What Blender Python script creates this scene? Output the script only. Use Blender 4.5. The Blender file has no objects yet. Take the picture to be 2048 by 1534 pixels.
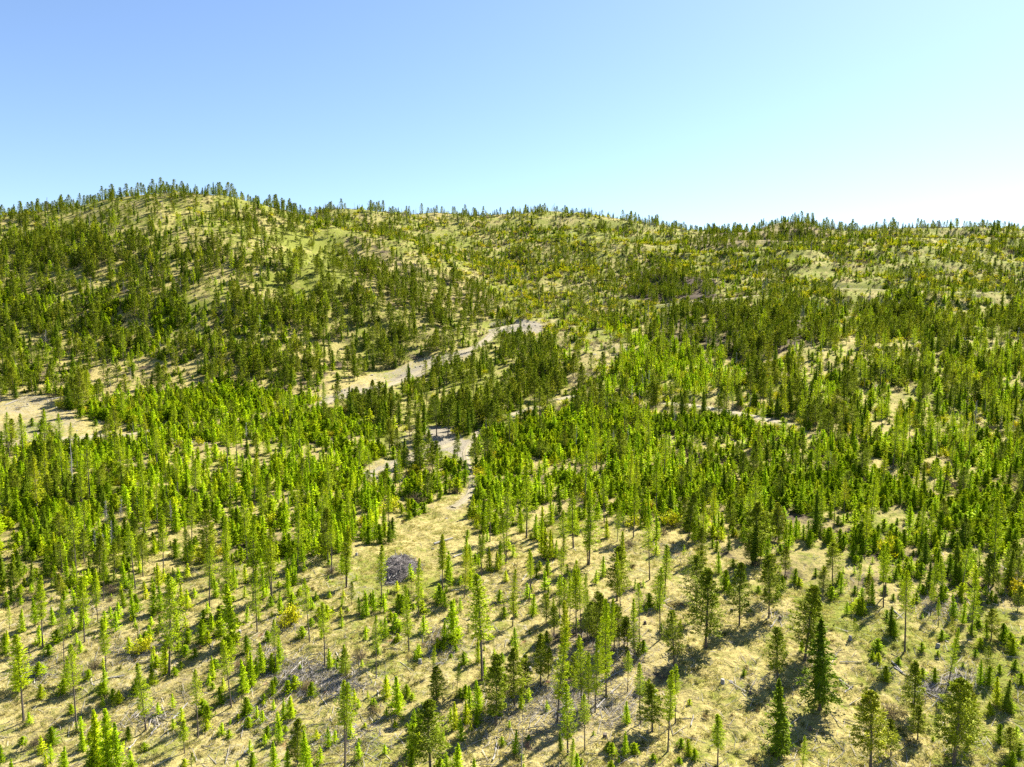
import bpy, math, random
import numpy as np

# ------------------------------------------------------------------ camera, sky, sun, exposure
S = bpy.context.scene
COL = S.collection
R = math.radians
PITCH = R(5.0)
FPX = 1422.0                      # focal length in pixels of the 2048-wide photograph
SUN_EL, SUN_AZ = R(47), R(46)     # azimuth measured from straight ahead (+Y) towards the right (+X)

cam_d = bpy.data.cameras.new('camera')
cam = bpy.data.objects.new('camera', cam_d)
COL.objects.link(cam)
cam_d.sensor_fit = 'HORIZONTAL'
cam_d.sensor_width = 36.0
cam_d.lens = 36.0 * FPX / 2048.0
cam_d.clip_start = 1.0
cam_d.clip_end = 30000.0
cam.location = (0, 0, 0)
cam.rotation_euler = (math.pi / 2 - PITCH, 0, 0)
S.camera = cam

W = bpy.data.worlds.new('World')
S.world = W
W.use_nodes = True
wt = W.node_tree
wt.nodes.clear()
sky = wt.nodes.new('ShaderNodeTexSky')
sky.sky_type = 'NISHITA'
sky.sun_disc = False
sky.sun_elevation = SUN_EL
sky.sun_rotation = SUN_AZ
sky.altitude = 900
sky.air_density = 1.0
sky.dust_density = 0.8
sky.ozone_density = 2.4
bg = wt.nodes.new('ShaderNodeBackground')
bg.inputs['Strength'].default_value = 0.0625
wo = wt.nodes.new('ShaderNodeOutputWorld')
tone = wt.nodes.new('ShaderNodeMix'); tone.data_type = 'RGBA'; tone.blend_type = 'MULTIPLY'
tone.inputs[0].default_value = 1.0; tone.inputs[7].default_value = (.93, .96, 1.01, 1)
wt.links.new(sky.outputs[0], tone.inputs[6])
wt.links.new(tone.outputs[2], bg.inputs[0])
wt.links.new(bg.outputs[0], wo.inputs[0])

sun_d = bpy.data.lights.new('sun', 'SUN')
sun_d.energy = 5.0
sun_d.angle = R(0.5)
sun_d.color = (1.0, 0.93, 0.80)
sun = bpy.data.objects.new('sun', sun_d)
COL.objects.link(sun)
sun.rotation_euler = (math.pi / 2 - SUN_EL, 0, -SUN_AZ + math.pi)

S.view_settings.view_transform = 'Standard'
S.view_settings.look = 'None'
S.view_settings.gamma = 1.0
S.view_settings.use_curve_mapping = False
S.view_settings.exposure = 1.82
S.render.engine = 'CYCLES'
S.cycles.max_bounces = 8
S.cycles.diffuse_bounces = 6
S.cycles.transmission_bounces = 6
S.cycles.glossy_bounces = 1
S.cycles.volume_bounces = 0
S.cycles.use_denoising = False

rng = np.random.default_rng(7)
random.seed(7)

# ------------------------------------------------------------------ view geometry helpers
CP, SP = math.cos(PITCH), math.sin(PITCH)

def pix_dir(u, v):
    """world slope of the ray through photo pixel (u, v): x/Y and z/Y"""
    a = (np.asarray(u, float) - 1024.0) / FPX
    t = (767.0 - np.asarray(v, float)) / FPX
    fy = CP + t * SP
    return a / fy, (t * CP - SP) / fy

def to_pix(x, y, z):
    d = np.maximum(y * CP - z * SP, 1.0)
    return 1024.0 + FPX * x / d, 767.0 - FPX * (y * SP + z * CP) / d

# ------------------------------------------------------------------ terrain: surveyed points -> thin plate surface
US = [-500, 0, 256, 512, 768, 1024, 1280, 1536, 1792, 2048, 2550]
ROWS = [
    (1640, [92] * 11),
    (1400, [119, 120, 120, 120, 120, 120, 119, 118, 117, 116, 114]),
    (1250, [142, 142, 142, 142, 143, 144, 144, 142, 140, 138, 136]),
    (1120, [172, 170, 172, 173, 175, 176, 176, 172, 169, 167, 165]),
    (1020, [205, 205, 207, 210, 212, 212, 210, 208, 204, 202, 200]),
    (930, [250, 250, 252, 255, 258, 262, 258, 250, 247, 245, 245]),
    (850, [300, 305, 308, 312, 320, 325, 318, 306, 300, 298, 298]),
    (770, [350, 362, 368, 378, 396, 402, 392, 374, 365, 362, 362]),
    (690, [400, 415, 420, 425, 462, 486, 474, 452, 440, 438, 438]),
    (610, [450, 462, 462, 472, 515, 600, 596, 560, 545, 540, 540]),
    (540, [510, 515, 508, 520, 585, 720, 716, 680, 655, 650, 650]),
    (480, [570, 580, 560, 585, 680, 835, 835, 790, 760, 755, 755]),
]
SKYL = [(-500, 470, 760), (-200, 455, 740), (0, 440, 690), (100, 423, 680), (200, 402, 670), (300, 388, 665), (400, 389, 670), (480, 403, 690), (560, 420, 760),
        (650, 422, 880), (770, 421, 930), (850, 427, 950), (930, 434, 960), (1060, 425, 975), (1130, 426, 975), (1200, 433, 965), (1300, 450, 950),
        (1370, 460, 940), (1480, 456, 900), (1560, 450, 890), (1610, 448, 885), (1660, 452, 880), (1760, 453, 880), (1850, 456, 890), (1950, 462, 890), (2048, 468, 880), (2300, 480, 880), (2550, 490, 880)]
EXTRA = [(430, 430, 640), (330, 430, 610), (560, 455, 650), (640, 500, 640), (700, 530, 610), (650, 450, 760), (740, 470, 800), (120, 470, 610), (960, 625, 560), (1600, 475, 830), (1330, 490, 840)]
pts = []
for v, row in ROWS:
    for u, Y in zip(US, row):
        a, b = pix_dir(u, v)
        pts.append((a * Y, Y, b * Y))
for u, v, Y in SKYL:
    a, b = pix_dir(u, v)
    pts.append((a * Y, Y, b * Y))
    pts.append((a * (Y + 110), Y + 110, b * Y - 12))
    pts.append((a * (Y + 420), Y + 420, b * Y - 75))
for u, v, Y in EXTRA:
    a, b = pix_dir(u, v)
    pts.append((a * Y, Y, b * Y))
for x in (-200, -100, 0, 100, 200):
    pts.append((x, 40, -72.0)); pts.append((x * 1.5, -80, -76.0)); pts.append((x * 3, -240, -80.0))
pts = np.array(pts)
sc_ = 300.0
P2 = pts[:, :2] / sc_
def tps(r2):
    return 0.5 * r2 * np.log(r2 + 1e-12)
n = len(pts)
d2 = ((P2[:, None, :] - P2[None]) ** 2).sum(-1)
A = np.zeros((n + 3, n + 3))
A[:n, :n] = tps(d2) + np.eye(n) * 2e-4
A[:n, n] = 1; A[:n, n + 1:] = P2; A[n, :n] = 1; A[n + 1:, :n] = P2.T
sol = np.linalg.solve(A, np.concatenate([pts[:, 2], np.zeros(3)]))

HX0, HX1, HY0, HY1, HS = -1500.0, 1500.0, -260.0, 1500.0, 2.0
def grid_tps(step):
    xs = np.arange(HX0, HX1 + step, step); ys = np.arange(HY0, HY1 + step, step)
    gx, gy = np.meshgrid(xs, ys)
    q = np.stack([gx.ravel(), gy.ravel()], 1) / sc_
    out = sol[n] + q @ sol[n + 1:]
    for i in range(n):
        dd = (q[:, 0] - P2[i, 0]) ** 2 + (q[:, 1] - P2[i, 1]) ** 2
        out += sol[i] * tps(dd)
    return out.reshape(gx.shape)
coarse = grid_tps(10.0)

def bil(G, x, y, x0, y0, s):
    fx = np.clip((x - x0) / s, 0, G.shape[1] - 1.001); fy = np.clip((y - y0) / s, 0, G.shape[0] - 1.001)
    i = fx.astype(int); j = fy.astype(int); a = fx - i; b = fy - j
    return (G[j, i] * (1 - a) + G[j, i + 1] * a) * (1 - b) + (G[j + 1, i] * (1 - a) + G[j + 1, i + 1] * a) * b

def make_noise(seed, size=256):
    r = np.random.default_rng(seed)
    return r.random((size, size)).astype(np.float32)
NTAB = [make_noise(100 + k) for k in range(8)]
def vnoise(x, y, wl, k=0):
    """smooth value noise, 0..1, wavelength wl metres"""
    T = NTAB[k % 8]; m = T.shape[0]
    fx = np.asarray(x) / wl + 37.3 * k; fy = np.asarray(y) / wl + 91.7 * k
    i = np.floor(fx).astype(int); j = np.floor(fy).astype(int)
    a = fx - i; b = fy - j
    a = a * a * a * (a * (a * 6 - 15) + 10); b = b * b * b * (b * (b * 6 - 15) + 10)
    i0, i1, j0, j1 = i % m, (i + 1) % m, j % m, (j + 1) % m
    return (T[j0, i0] * (1 - a) + T[j0, i1] * a) * (1 - b) + (T[j1, i0] * (1 - a) + T[j1, i1] * a) * b
def fbm(x, y, wl, k=0, oct=3):
    s = 0; w = 1; t = 0
    for o in range(oct):
        s = s + w * vnoise(x, y, wl / 2 ** o, k + o); t += w; w *= 0.5
    return s / t

xs = np.arange(HX0, HX1 + HS, HS); ys = np.arange(HY0, HY1 + HS, HS)
GX, GY = np.meshgrid(xs, ys)
H = bil(coarse, GX, GY, HX0, HY0, 10.0)
far = np.clip((GY - 150) / 350, 0, 1)
H += (fbm(GX, GY, 70, 1) - .5) * (2.0 + 9.0 * far)
rid = np.abs(vnoise(GX * 1.0, GY * 0.45, 60, 4) - .5)
H -= np.exp(-rid * 9) * 3.0 * far
H += (fbm(GX, GY, 14, 3, 2) - .5) * 1.5
# terraced ledges on the far right-hand hillside
fr = np.clip((GX - 60) / 120, 0, 1) * np.clip((GY - 430) / 120, 0, 1)
ph = (H + 6 * vnoise(GX, GY, 120, 5)) / 17.0
H += fr * 2.6 * np.sin(2 * math.pi * ph) * vnoise(GX, GY, 90, 6)

def hgt(x, y):
    return bil(H, np.asarray(x, float), np.asarray(y, float), HX0, HY0, HS)

def cast(u, v):
    """first terrain point met by the ray through photo pixel (u, v)"""
    u = np.atleast_1d(np.asarray(u, float)); v = np.atleast_1d(np.asarray(v, float))
    a, b = pix_dir(u, v)
    Y = np.full(len(u), 60.0); done = np.zeros(len(u), bool)
    for _ in range(1300):
        z = hgt(a * Y, Y)
        hit = (b * Y) <= z
        done |= hit
        if done.all() : break
        Y = np.where(done, Y, Y + 0.9)
        if Y.max() > 1250: break
    return a * Y, Y, hgt(a * Y, Y), done

# ------------------------------------------------------------------ tracks (photo pixels along their middle, half width in metres)
TRACKS = [
    ('dirt_track', [(1062, 648), (1030, 650), (1000, 655), (985, 668), (960, 690), (930, 704), (900, 716), (870, 728), (835, 745), (800, 762), (760, 776), (715, 787), (670, 797), (640, 812)], 3.4),
    ('dirt_track', [(905, 1018), (930, 1003), (943, 985), (945, 960), (935, 930), (930, 905), (945, 880), (960, 858)], 1.5),
    ('dirt_track', [(1015, 832), (1050, 822), (1075, 812)], 2.2),
    ('dirt_track', [(1115, 803), (1150, 790)], 2.6),
    ('dirt_track', [(110, 880), (160, 875), (215, 873), (262, 870), (310, 862), (330, 852)], 2.2),
    ('dirt_track', [(335, 878), (370, 886), (415, 889)], 2.0),
    ('dirt_track', [(1335, 806), (1380, 812), (1430, 818), (1480, 828), (1525, 838), (1565, 848)], 3.2),
    ('dirt_track', [(1312, 612), (1345, 607), (1385, 604), (1425, 601), (1470, 597), (1520, 590)], 3.0),
    ('dirt_track', [(1640, 578), (1700, 578), (1780, 581), (1850, 584), (1930, 586), (1995, 585)], 1.5),
    ('dirt_track', [(745, 950), (770, 944), (800, 925), (850, 905), (890, 895), (915, 882)], 2.4),
]
track_world = []
for nm, px, hw in TRACKS:
    x, y, z, _ = cast([p[0] for p in px], [p[1] for p in px])
    P = np.stack([x, y], 1)
    seg = np.r_[0, np.cumsum(np.hypot(*(np.diff(P, axis=0).T)))]
    t = np.arange(0, seg[-1], 1.5)
    X = np.interp(t, seg, P[:, 0]); Y = np.interp(t, seg, P[:, 1])
    for _ in range(6):
        X[1:-1] = (X[:-2] + 2 * X[1:-1] + X[2:]) / 4; Y[1:-1] = (Y[:-2] + 2 * Y[1:-1] + Y[2:]) / 4
    ker = np.ones(15) / 15
    Z = hgt(X, Y); Z = np.convolve(np.pad(Z, 7, mode='edge'), ker, 'valid')
    track_world.append((nm, X, Y, Z, hw))
TD = np.full(H.shape, 1e3, np.float32)      # distance to the nearest track, in half widths
for nm, X, Y, Z, hw in track_world:
    for k in range(len(X)):
        i0 = int((X[k] - HX0) / HS); j0 = int((Y[k] - HY0) / HS); r = 8
        sl = (slice(max(j0 - r, 0), j0 + r + 1), slice(max(i0 - r, 0), i0 + r + 1))
        d = np.hypot(GX[sl] - X[k], GY[sl] - Y[k])
        better = d < TD[sl] * hw
        w = np.clip(1.0 - (d - hw * 1.3 - 1.5) / 5.0, 0, 1)
        w = w * w * (3 - 2 * w)
        H[sl] = np.where(better & (w > 0), H[sl] * (1 - w) + Z[k] * w, H[sl])
        TD[sl] = np.minimum(TD[sl], d / hw)

# ------------------------------------------------------------------ materials
def mat_new(name):
    m = bpy.data.materials.new(name); m.use_nodes = True
    nt = m.node_tree; nt.nodes.clear()
    return m, nt, nt.nodes.new, nt.links.new

def mixc(N, L, fac, a, b, mode='MIX'):
    m = N('ShaderNodeMix'); m.data_type = 'RGBA'; m.blend_type = mode
    for s, val in ((0, fac), (6, a), (7, b)):
        if hasattr(val, 'is_output'): L(val, m.inputs[s])
        elif s == 0: m.inputs[0].default_value = val
        else: m.inputs[s].default_value = (*val, 1)
    return m.outputs[2]

def ramp(N, L, src, a, b):
    m = N('ShaderNodeMapRange'); L(src, m.inputs[0])
    m.inputs[1].default_value = a; m.inputs[2].default_value = b
    return m.outputs[0]

def noise(N, L, scale, detail=3, rough=0.6, vec=None):
    t = N('ShaderNodeTexNoise'); t.inputs['Scale'].default_value = scale
    t.inputs['Detail'].default_value = detail; t.inputs['Roughness'].default_value = rough
    if vec is not None: L(vec, t.inputs['Vector'])
    return t.outputs[0]

def foliage_mat(name, ca, cb, cc, transl=0.42, gloss=0.03, outward=True):
    """ca/cb: two tones between individuals, cc: the rarer third tone; per-card tint from the mesh"""
    m, nt, N, L = mat_new(name)
    oi = N('ShaderNodeObjectInfo')
    at = N('ShaderNodeAttribute'); at.attribute_name = 'tint'
    col = mixc(N, L, oi.outputs['Random'], ca, cb)
    w = N('ShaderNodeMath'); w.operation = 'MULTIPLY'; L(oi.outputs['Random'], w.inputs[0]); w.inputs[1].default_value = 17.31
    fr_ = N('ShaderNodeMath'); fr_.operation = 'FRACT'; L(w.outputs[0], fr_.inputs[0])
    col = mixc(N, L, ramp(N, L, fr_.outputs[0], 0.72, 1.0), col, cc)
    hs = N('ShaderNodeHueSaturation'); L(col, hs.inputs['Color'])
    mm = N('ShaderNodeMapRange'); L(at.outputs['Fac'], mm.inputs[0]); mm.inputs[3].default_value = 0.76; mm.inputs[4].default_value = 1.4
    L(mm.outputs[0], hs.inputs['Value'])
    d = N('ShaderNodeBsdfDiffuse'); L(hs.outputs[0], d.inputs[0])
    t = N('ShaderNodeBsdfTranslucent')
    if outward:
        on = N('ShaderNodeAttribute'); on.attribute_name = 'outn'
        vt = N('ShaderNodeVectorTransform'); vt.vector_type = 'NORMAL'; vt.convert_from = 'OBJECT'; vt.convert_to = 'WORLD'
        L(on.outputs['Vector'], vt.inputs[0])
        ge = N('ShaderNodeNewGeometry')
        sc = N('ShaderNodeVectorMath'); sc.operation = 'SCALE'; L(ge.outputs['Normal'], sc.inputs[0]); sc.inputs['Scale'].default_value = .55
        ad = N('ShaderNodeVectorMath'); ad.operation = 'ADD'; L(vt.outputs[0], ad.inputs[0]); L(sc.outputs[0], ad.inputs[1])
        nn = N('ShaderNodeVectorMath'); nn.operation = 'NORMALIZE'; L(ad.outputs[0], nn.inputs[0])
        L(nn.outputs[0], d.inputs['Normal']); L(nn.outputs[0], t.inputs['Normal'])
    tc = mixc(N, L, 1.0, hs.outputs[0], (1.25, 1.3, 0.55), 'MULTIPLY'); L(tc, t.inputs[0])
    mx = N('ShaderNodeMixShader'); mx.inputs[0].default_value = transl
    L(d.outputs[0], mx.inputs[1]); L(t.outputs[0], mx.inputs[2])
    g = N('ShaderNodeBsdfGlossy'); g.inputs['Roughness'].default_value = 0.5; g.inputs[0].default_value = (.7, .75, .35, 1)
    mg = N('ShaderNodeMixShader'); mg.inputs[0].default_value = gloss
    L(mx.outputs[0], mg.inputs[1]); L(g.outputs[0], mg.inputs[2])
    o = N('ShaderNodeOutputMaterial'); L(mg.outputs[0], o.inputs[0])
    return m

def plain_mat(name, ca, cb, scale=3.0, rough=0.9, bump=0.3, vcol=False):
    m, nt, N, L = mat_new(name)
    tc = N('ShaderNodeTexCoord')
    f = noise(N, L, scale, 4, .65, tc.outputs['Object'])
    col = mixc(N, L, ramp(N, L, f, .3, .7), ca, cb)
    if vcol:
        at = N('ShaderNodeAttribute'); at.attribute_name = 'tint'
        mm = N('ShaderNodeMapRange'); L(at.outputs['Fac'], mm.inputs[0]); mm.inputs[3].default_value = 0.5; mm.inputs[4].default_value = 1.5
        hs = N('ShaderNodeHueSaturation'); L(col, hs.inputs['Color']); L(mm.outputs[0], hs.inputs['Value']); col = hs.outputs[0]
    p = N('ShaderNodeBsdfPrincipled'); L(col, p.inputs['Base Color'])
    p.inputs['Roughness'].default_value = rough
    b = N('ShaderNodeBump'); b.inputs['Strength'].default_value = bump; b.inputs['Distance'].default_value = .1
    L(f, b.inputs['Height']); L(b.outputs[0], p.inputs['Normal'])
    o = N('ShaderNodeOutputMaterial'); L(p.outputs[0], o.inputs[0])
    return m

M = {}
M['larch'] = foliage_mat('larch_needles', (.36, .46, .004), (.45, .54, .005), (.50, .52, .008), .6)
M['young_larch'] = foliage_mat('young_larch_needles', (.40, .55, .004), (.50, .62, .005), (.56, .60, .008), .6)
M['pine'] = foliage_mat('pine_needles', (.16, .215, .006), (.25, .30, .008), (.31, .33, .012), .48, .03)
M['fir'] = foliage_mat('fir_needles', (.135, .21, .006), (.20, .28, .007), (.28, .34, .010), .48, .02)
M['young_fir'] = foliage_mat('young_fir_needles', (.20, .31, .004), (.31, .41, .005), (.42, .48, .008), .52, .01)
M['yellow'] = foliage_mat('yellow_shrub_leaves', (.56, .52, .010), (.50, .54, .012), (.58, .48, .015), .5)
M['bare'] = foliage_mat('bare_shrub_twigs', (.15, .11, .07), (.18, .14, .08), (.22, .17, .07), .1, .0)
M['bark'] = plain_mat('bark', (.055, .043, .034), (.14, .11, .085), 6)
M['dead'] = plain_mat('weathered_wood', (.17, .165, .16), (.33, .31, .29), 4, vcol=False)
M['slash'] = plain_mat('slash_wood', (.22, .20, .18), (.40, .37, .33), 1.2, vcol=True)
M['pile'] = plain_mat('brush_wood', (.08, .07, .068), (.19, .165, .155), 1.5, vcol=True)
M['rock'] = plain_mat('grey_rock', (.12, .115, .11), (.24, .225, .21), 1.2)
M['tuft'] = foliage_mat('grass_blades', (.28, .24, .10), (.36, .32, .15), (.16, .20, .03), .4, .0, False)

def ground_mat():
    m, nt, N, L = mat_new('hillside_ground')
    g = N('ShaderNodeNewGeometry'); pos = g.outputs['Position']
    def att(nm):
        a = N('ShaderNodeAttribute'); a.attribute_name = nm; return a.outputs['Fac']
    n1 = noise(N, L, .9, 5, .7, pos); n2 = noise(N, L, .12, 4, .6, pos); n3 = noise(N, L, 3.2, 3, .7, pos); n4 = noise(N, L, .35, 4, .7, pos)
    straw = mixc(N, L, ramp(N, L, n1, .3, .7), (.15, .122, .045), (.44, .375, .14))
    straw = mixc(N, L, ramp(N, L, n4, .52, .75), straw, (.19, .14, .085))
    green = mixc(N, L, ramp(N, L, n3, .3, .7), (.085, .105, .014), (.22, .235, .036))
    gm = N('ShaderNodeMath'); gm.operation = 'ADD'; L(att('green'), gm.inputs[0]); L(ramp(N, L, n4, .2, .8), gm.inputs[1])
    col = mixc(N, L, ramp(N, L, gm.outputs[0], .75, 1.15), straw, green)
    grey = mixc(N, L, ramp(N, L, n3, .35, .65), (.135, .118, .09), (.29, .262, .195))
    gm2 = N('ShaderNodeMath'); gm2.operation = 'ADD'; L(att('rubble'), gm2.inputs[0]); L(ramp(N, L, n1, .2, .8), gm2.inputs[1])
    col = mixc(N, L, ramp(N, L, gm2.outputs[0], .85, 1.2), col, grey)
    dk = mixc(N, L, ramp(N, L, n3, .35, .65), (.035, .028, .02), (.10, .075, .05))  # dark tone: forest litter, plus ledge shade painted into the ground colour
    gm3 = N('ShaderNodeMath'); gm3.operation = 'ADD'; L(att('litter_shade'), gm3.inputs[0]); L(ramp(N, L, n1, .2, .8), gm3.inputs[1])
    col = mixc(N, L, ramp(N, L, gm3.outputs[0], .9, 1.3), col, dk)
    # reddish dead-needle scraps and small dark spots
    red = noise(N, L, .23, 2, .5, pos)
    col = mixc(N, L, ramp(N, L, red, .72, .80), col, (.22, .11, .06))
    vor = N('ShaderNodeTexVoronoi'); vor.inputs['Scale'].default_value = .9; L(pos, vor.inputs['Vector'])
    spot = ramp(N, L, vor.outputs['Distance'], .17, .10)
    col = mixc(N, L, spot, col, (.06, .05, .03))
    p = N('ShaderNodeBsdfPrincipled'); L(col, p.inputs['Base Color']); p.inputs['Roughness'].default_value = .95
    p.inputs['Specular IOR Level'].default_value = .1
    b = N('ShaderNodeBump'); b.inputs['Strength'].default_value = .9; b.inputs['Distance'].default_value = .55
    L(n1, b.inputs['Height'])
    b2 = N('ShaderNodeBump'); b2.inputs['Strength'].default_value = .8; b2.inputs['Distance'].default_value = .25
    L(n3, b2.inputs['Height']); L(b.outputs[0], b2.inputs['Normal'])
    L(b2.outputs[0], p.inputs['Normal'])
    o = N('ShaderNodeOutputMaterial'); L(p.outputs[0], o.inputs[0])
    return m
M['ground'] = ground_mat()

def track_mat():
    m, nt, N, L = mat_new('track_dirt')
    g = N('ShaderNodeNewGeometry'); pos = g.outputs['Position']
    n1 = noise(N, L, .5, 5, .7, pos); n3 = noise(N, L, 4, 3, .7, pos)
    col = mixc(N, L, ramp(N, L, n1, .35, .65), (.20, .165, .11), (.30, .25, .175))
    a = N('ShaderNodeAttribute'); a.attribute_name = 'across'
    col = mixc(N, L, a.outputs['Fac'], col, (.19, .18, .07))
    col = mixc(N, L, ramp(N, L, n3, .6, .8), col, (.17, .15, .12))
    p = N('ShaderNodeBsdfPrincipled'); L(col, p.inputs['Base Color']); p.inputs['Roughness'].default_value = .95
    b = N('ShaderNodeBump'); b.inputs['Distance'].default_value = .2; L(n3, b.inputs['Height']); L(b.outputs[0], p.inputs['Normal'])
    o = N('ShaderNodeOutputMaterial'); L(p.outputs[0], o.inputs[0])
    return m
M['track'] = track_mat()

# ------------------------------------------------------------------ mesh helpers
def mesh_np(name, V, F, mats, midx=None, tint=None, smooth=False, attrs=None, outn=None):
    """F: (n,3) or (n,4) array, or list of such arrays"""
    Fs = F if isinstance(F, list) else [F]
    Fs = [np.asarray(f, np.int32) for f in Fs if len(f)]
    me = bpy.data.meshes.new(name)
    V = np.asarray(V, np.float32)
    me.vertices.add(len(V)); me.vertices.foreach_set('co', V.ravel())
    nl = sum(f.size for f in Fs); nf = sum(len(f) for f in Fs)
    me.loops.add(nl); me.loops.foreach_set('vertex_index', np.concatenate([f.ravel() for f in Fs]))
    me.polygons.add(nf)
    tot = np.concatenate([np.full(len(f), f.shape[1], np.int32) for f in Fs])
    st = np.r_[0, np.cumsum(tot)[:-1]].astype(np.int32)
    me.polygons.foreach_set('loop_start', st)
    if midx is not None: me.polygons.foreach_set('material_index', np.asarray(midx, np.int32))
    me.polygons.foreach_set('use_smooth', np.full(nf, smooth))
    for m_ in mats: me.materials.append(m_)
    if tint is not None:
        a = me.attributes.new('tint', 'FLOAT', 'POINT'); a.data.foreach_set('value', np.asarray(tint, np.float32))
    if outn is not None:
        a = me.attributes.new('outn', 'FLOAT_VECTOR', 'POINT'); a.data.foreach_set('vector', np.asarray(outn, np.float32).ravel())
    for k, vv in (attrs or {}).items():
        a = me.attributes.new(k, 'FLOAT', 'POINT'); a.data.foreach_set('value', np.asarray(vv, np.float32))
    me.update(calc_edges=True); me.validate()
    return me

def obj(name, me, parent=None, **props):
    o = bpy.data.objects.new(name, me); COL.objects.link(o)
    if parent is not None: o.parent = parent
    for k, v in props.items():
        if v: o[k] = v
    return o

def norm(v):
    return v / np.maximum(np.linalg.norm(v, axis=-1, keepdims=True), 1e-9)

def tube(path, radii, sides=6):
    path = np.asarray(path, float); k = len(path)
    a = np.arange(sides) * 2 * math.pi / sides
    d = norm(np.gradient(path, axis=0))
    ref = np.where(np.abs(d[:, 2:3]) > .9, np.array([[1., 0, 0]]), np.array([[0, 0, 1.]]))
    u = norm(np.cross(ref, d)); w = np.cross(d, u)
    V = path[:, None] + (u[:, None] * np.cos(a)[None, :, None] + w[:, None] * np.sin(a)[None, :, None]) * np.asarray(radii)[:, None, None]
    V = V.reshape(-1, 3); F = []
    for i in range(k - 1):
        for j in range(sides):
            F.append((i * sides + j, i * sides + (j + 1) % sides, (i + 1) * sides + (j + 1) % sides, (i + 1) * sides + j))
    F.append(tuple(range(sides - 1, -1, -1))[:4] if sides >= 4 else (2, 1, 0, 0))
    F = [f for f in F if len(set(f)) == 4]
    return V, np.array(F, np.int32)

def sticks_np(A_, B_, ra, rb, sides=3):
    """many tapered sticks at once: A_, B_ (n,3); returns V, F quads"""
    A_ = np.asarray(A_, float); B_ = np.asarray(B_, float); n_ = len(A_)
    d = norm(B_ - A_)
    ref = np.where(np.abs(d[:, 2:3]) > .9, np.array([[1., 0, 0]]), np.array([[0, 0, 1.]]))
    u = norm(np.cross(ref, d)); w = np.cross(d, u)
    a = np.arange(sides) * 2 * math.pi / sides
    ring = u[:, None] * np.cos(a)[None, :, None] + w[:, None] * np.sin(a)[None, :, None]
    V = np.concatenate([A_[:, None] + ring * np.asarray(ra)[:, None, None], B_[:, None] + ring * np.asarray(rb)[:, None, None]], 1).reshape(-1, 3)
    base = (np.arange(n_) * 2 * sides)[:, None]
    F = np.concatenate([np.stack([base[:, 0] + j, base[:, 0] + (j + 1) % sides, base[:, 0] + sides + (j + 1) % sides, base[:, 0] + sides + j], 1) for j in range(sides)])
    return V, F

def outward(V, path_xy, cz, r):
    """crown-surface normals: away from the stem and a little upward"""
    n_ = np.c_[V[:, 0] - path_xy[0], V[:, 1] - path_xy[1], np.zeros(len(V))]
    n_ = norm(n_); n_[:, 2] = .85
    return norm(n_)

def cards_np(P, D, L_, W_, r, flat=0.5):
    """needle sprays: pointed quads starting at P, running along D"""
    n_ = len(P); D = norm(D)
    rnd = r.normal(size=(n_, 3)); rnd[:, 2] *= (1 - flat)
    side = norm(np.cross(D, norm(np.cross(D, rnd) + 1e-6)))
    side = norm(side + r.normal(size=(n_, 3)) * .25)
    up = np.cross(D, side)
    L_ = L_[:, None]; W_ = W_[:, None]
    bend = up * L_ * r.normal(0, .12, (n_, 1))
    V = np.stack([P, P + D * L_ * .45 + side * W_ * .5 + bend, P + D * L_, P + D * L_ * .45 - side * W_ * .5 + bend], 1).reshape(-1, 3)
    F = (np.arange(n_) * 4)[:, None] + np.arange(4)[None]
    return V, F

SPEC = dict(
    # height, crown base, max radius, profile, branches, cards per branch, card length/width, elevation low/high, gap
    larch_tree=dict(core=0, H=18., base=(.22, .42), rad=.135, nb=125, nc=28, cl=.42, cw=.15, el=(-.15, .55), prof='narrow', mat='larch', tr=.011, twig=1),
    young_larch=dict(core=0.25, H=7.5, base=(.03, .10), rad=.205, nb=95, nc=26, cl=.33, cw=.13, el=(.05, .7), prof='cone', mat='young_larch', tr=.012, twig=0),
    pine_tree=dict(core=0, H=14., base=(.15, .32), rad=.225, nb=112, nc=56, cl=.42, cw=.16, el=(-.25, .75), prof='round', mat='pine', tr=.014, twig=1),
    fir_tree=dict(core=0.4, H=15., base=(.06, .18), rad=.19, nb=125, nc=27, cl=.55, cw=.20, el=(-.3, .45), prof='cone', mat='fir', tr=.014, twig=1),
    young_fir=dict(core=0.35, H=5.0, base=(.0, .04), rad=.35, nb=92, nc=24, cl=.34, cw=.13, el=(-.05, .75), prof='cone2', mat='young_fir', tr=.015, twig=0),
)

def prof(kind, t):
    """relative branch length at crown fraction t (0 bottom, 1 top)"""
    if kind == 'narrow': return (1 - t) ** .78 * (.5 + .5 * np.clip(t * 4, 0, 1)) * 1.12 + .05
    if kind == 'cone': return (1 - t) ** .95 * (.75 + .25 * np.clip(t * 7, 0, 1)) * 1.12 + .03
    if kind == 'cone2': return (1 - t) ** .85 * (.72 + .28 * np.clip(t * 6, 0, 1)) * 1.15 + .04
    return (1 - t) ** .62 * (.6 + .4 * np.clip(t * 3.5, 0, 1)) * 1.08 + .04

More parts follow.
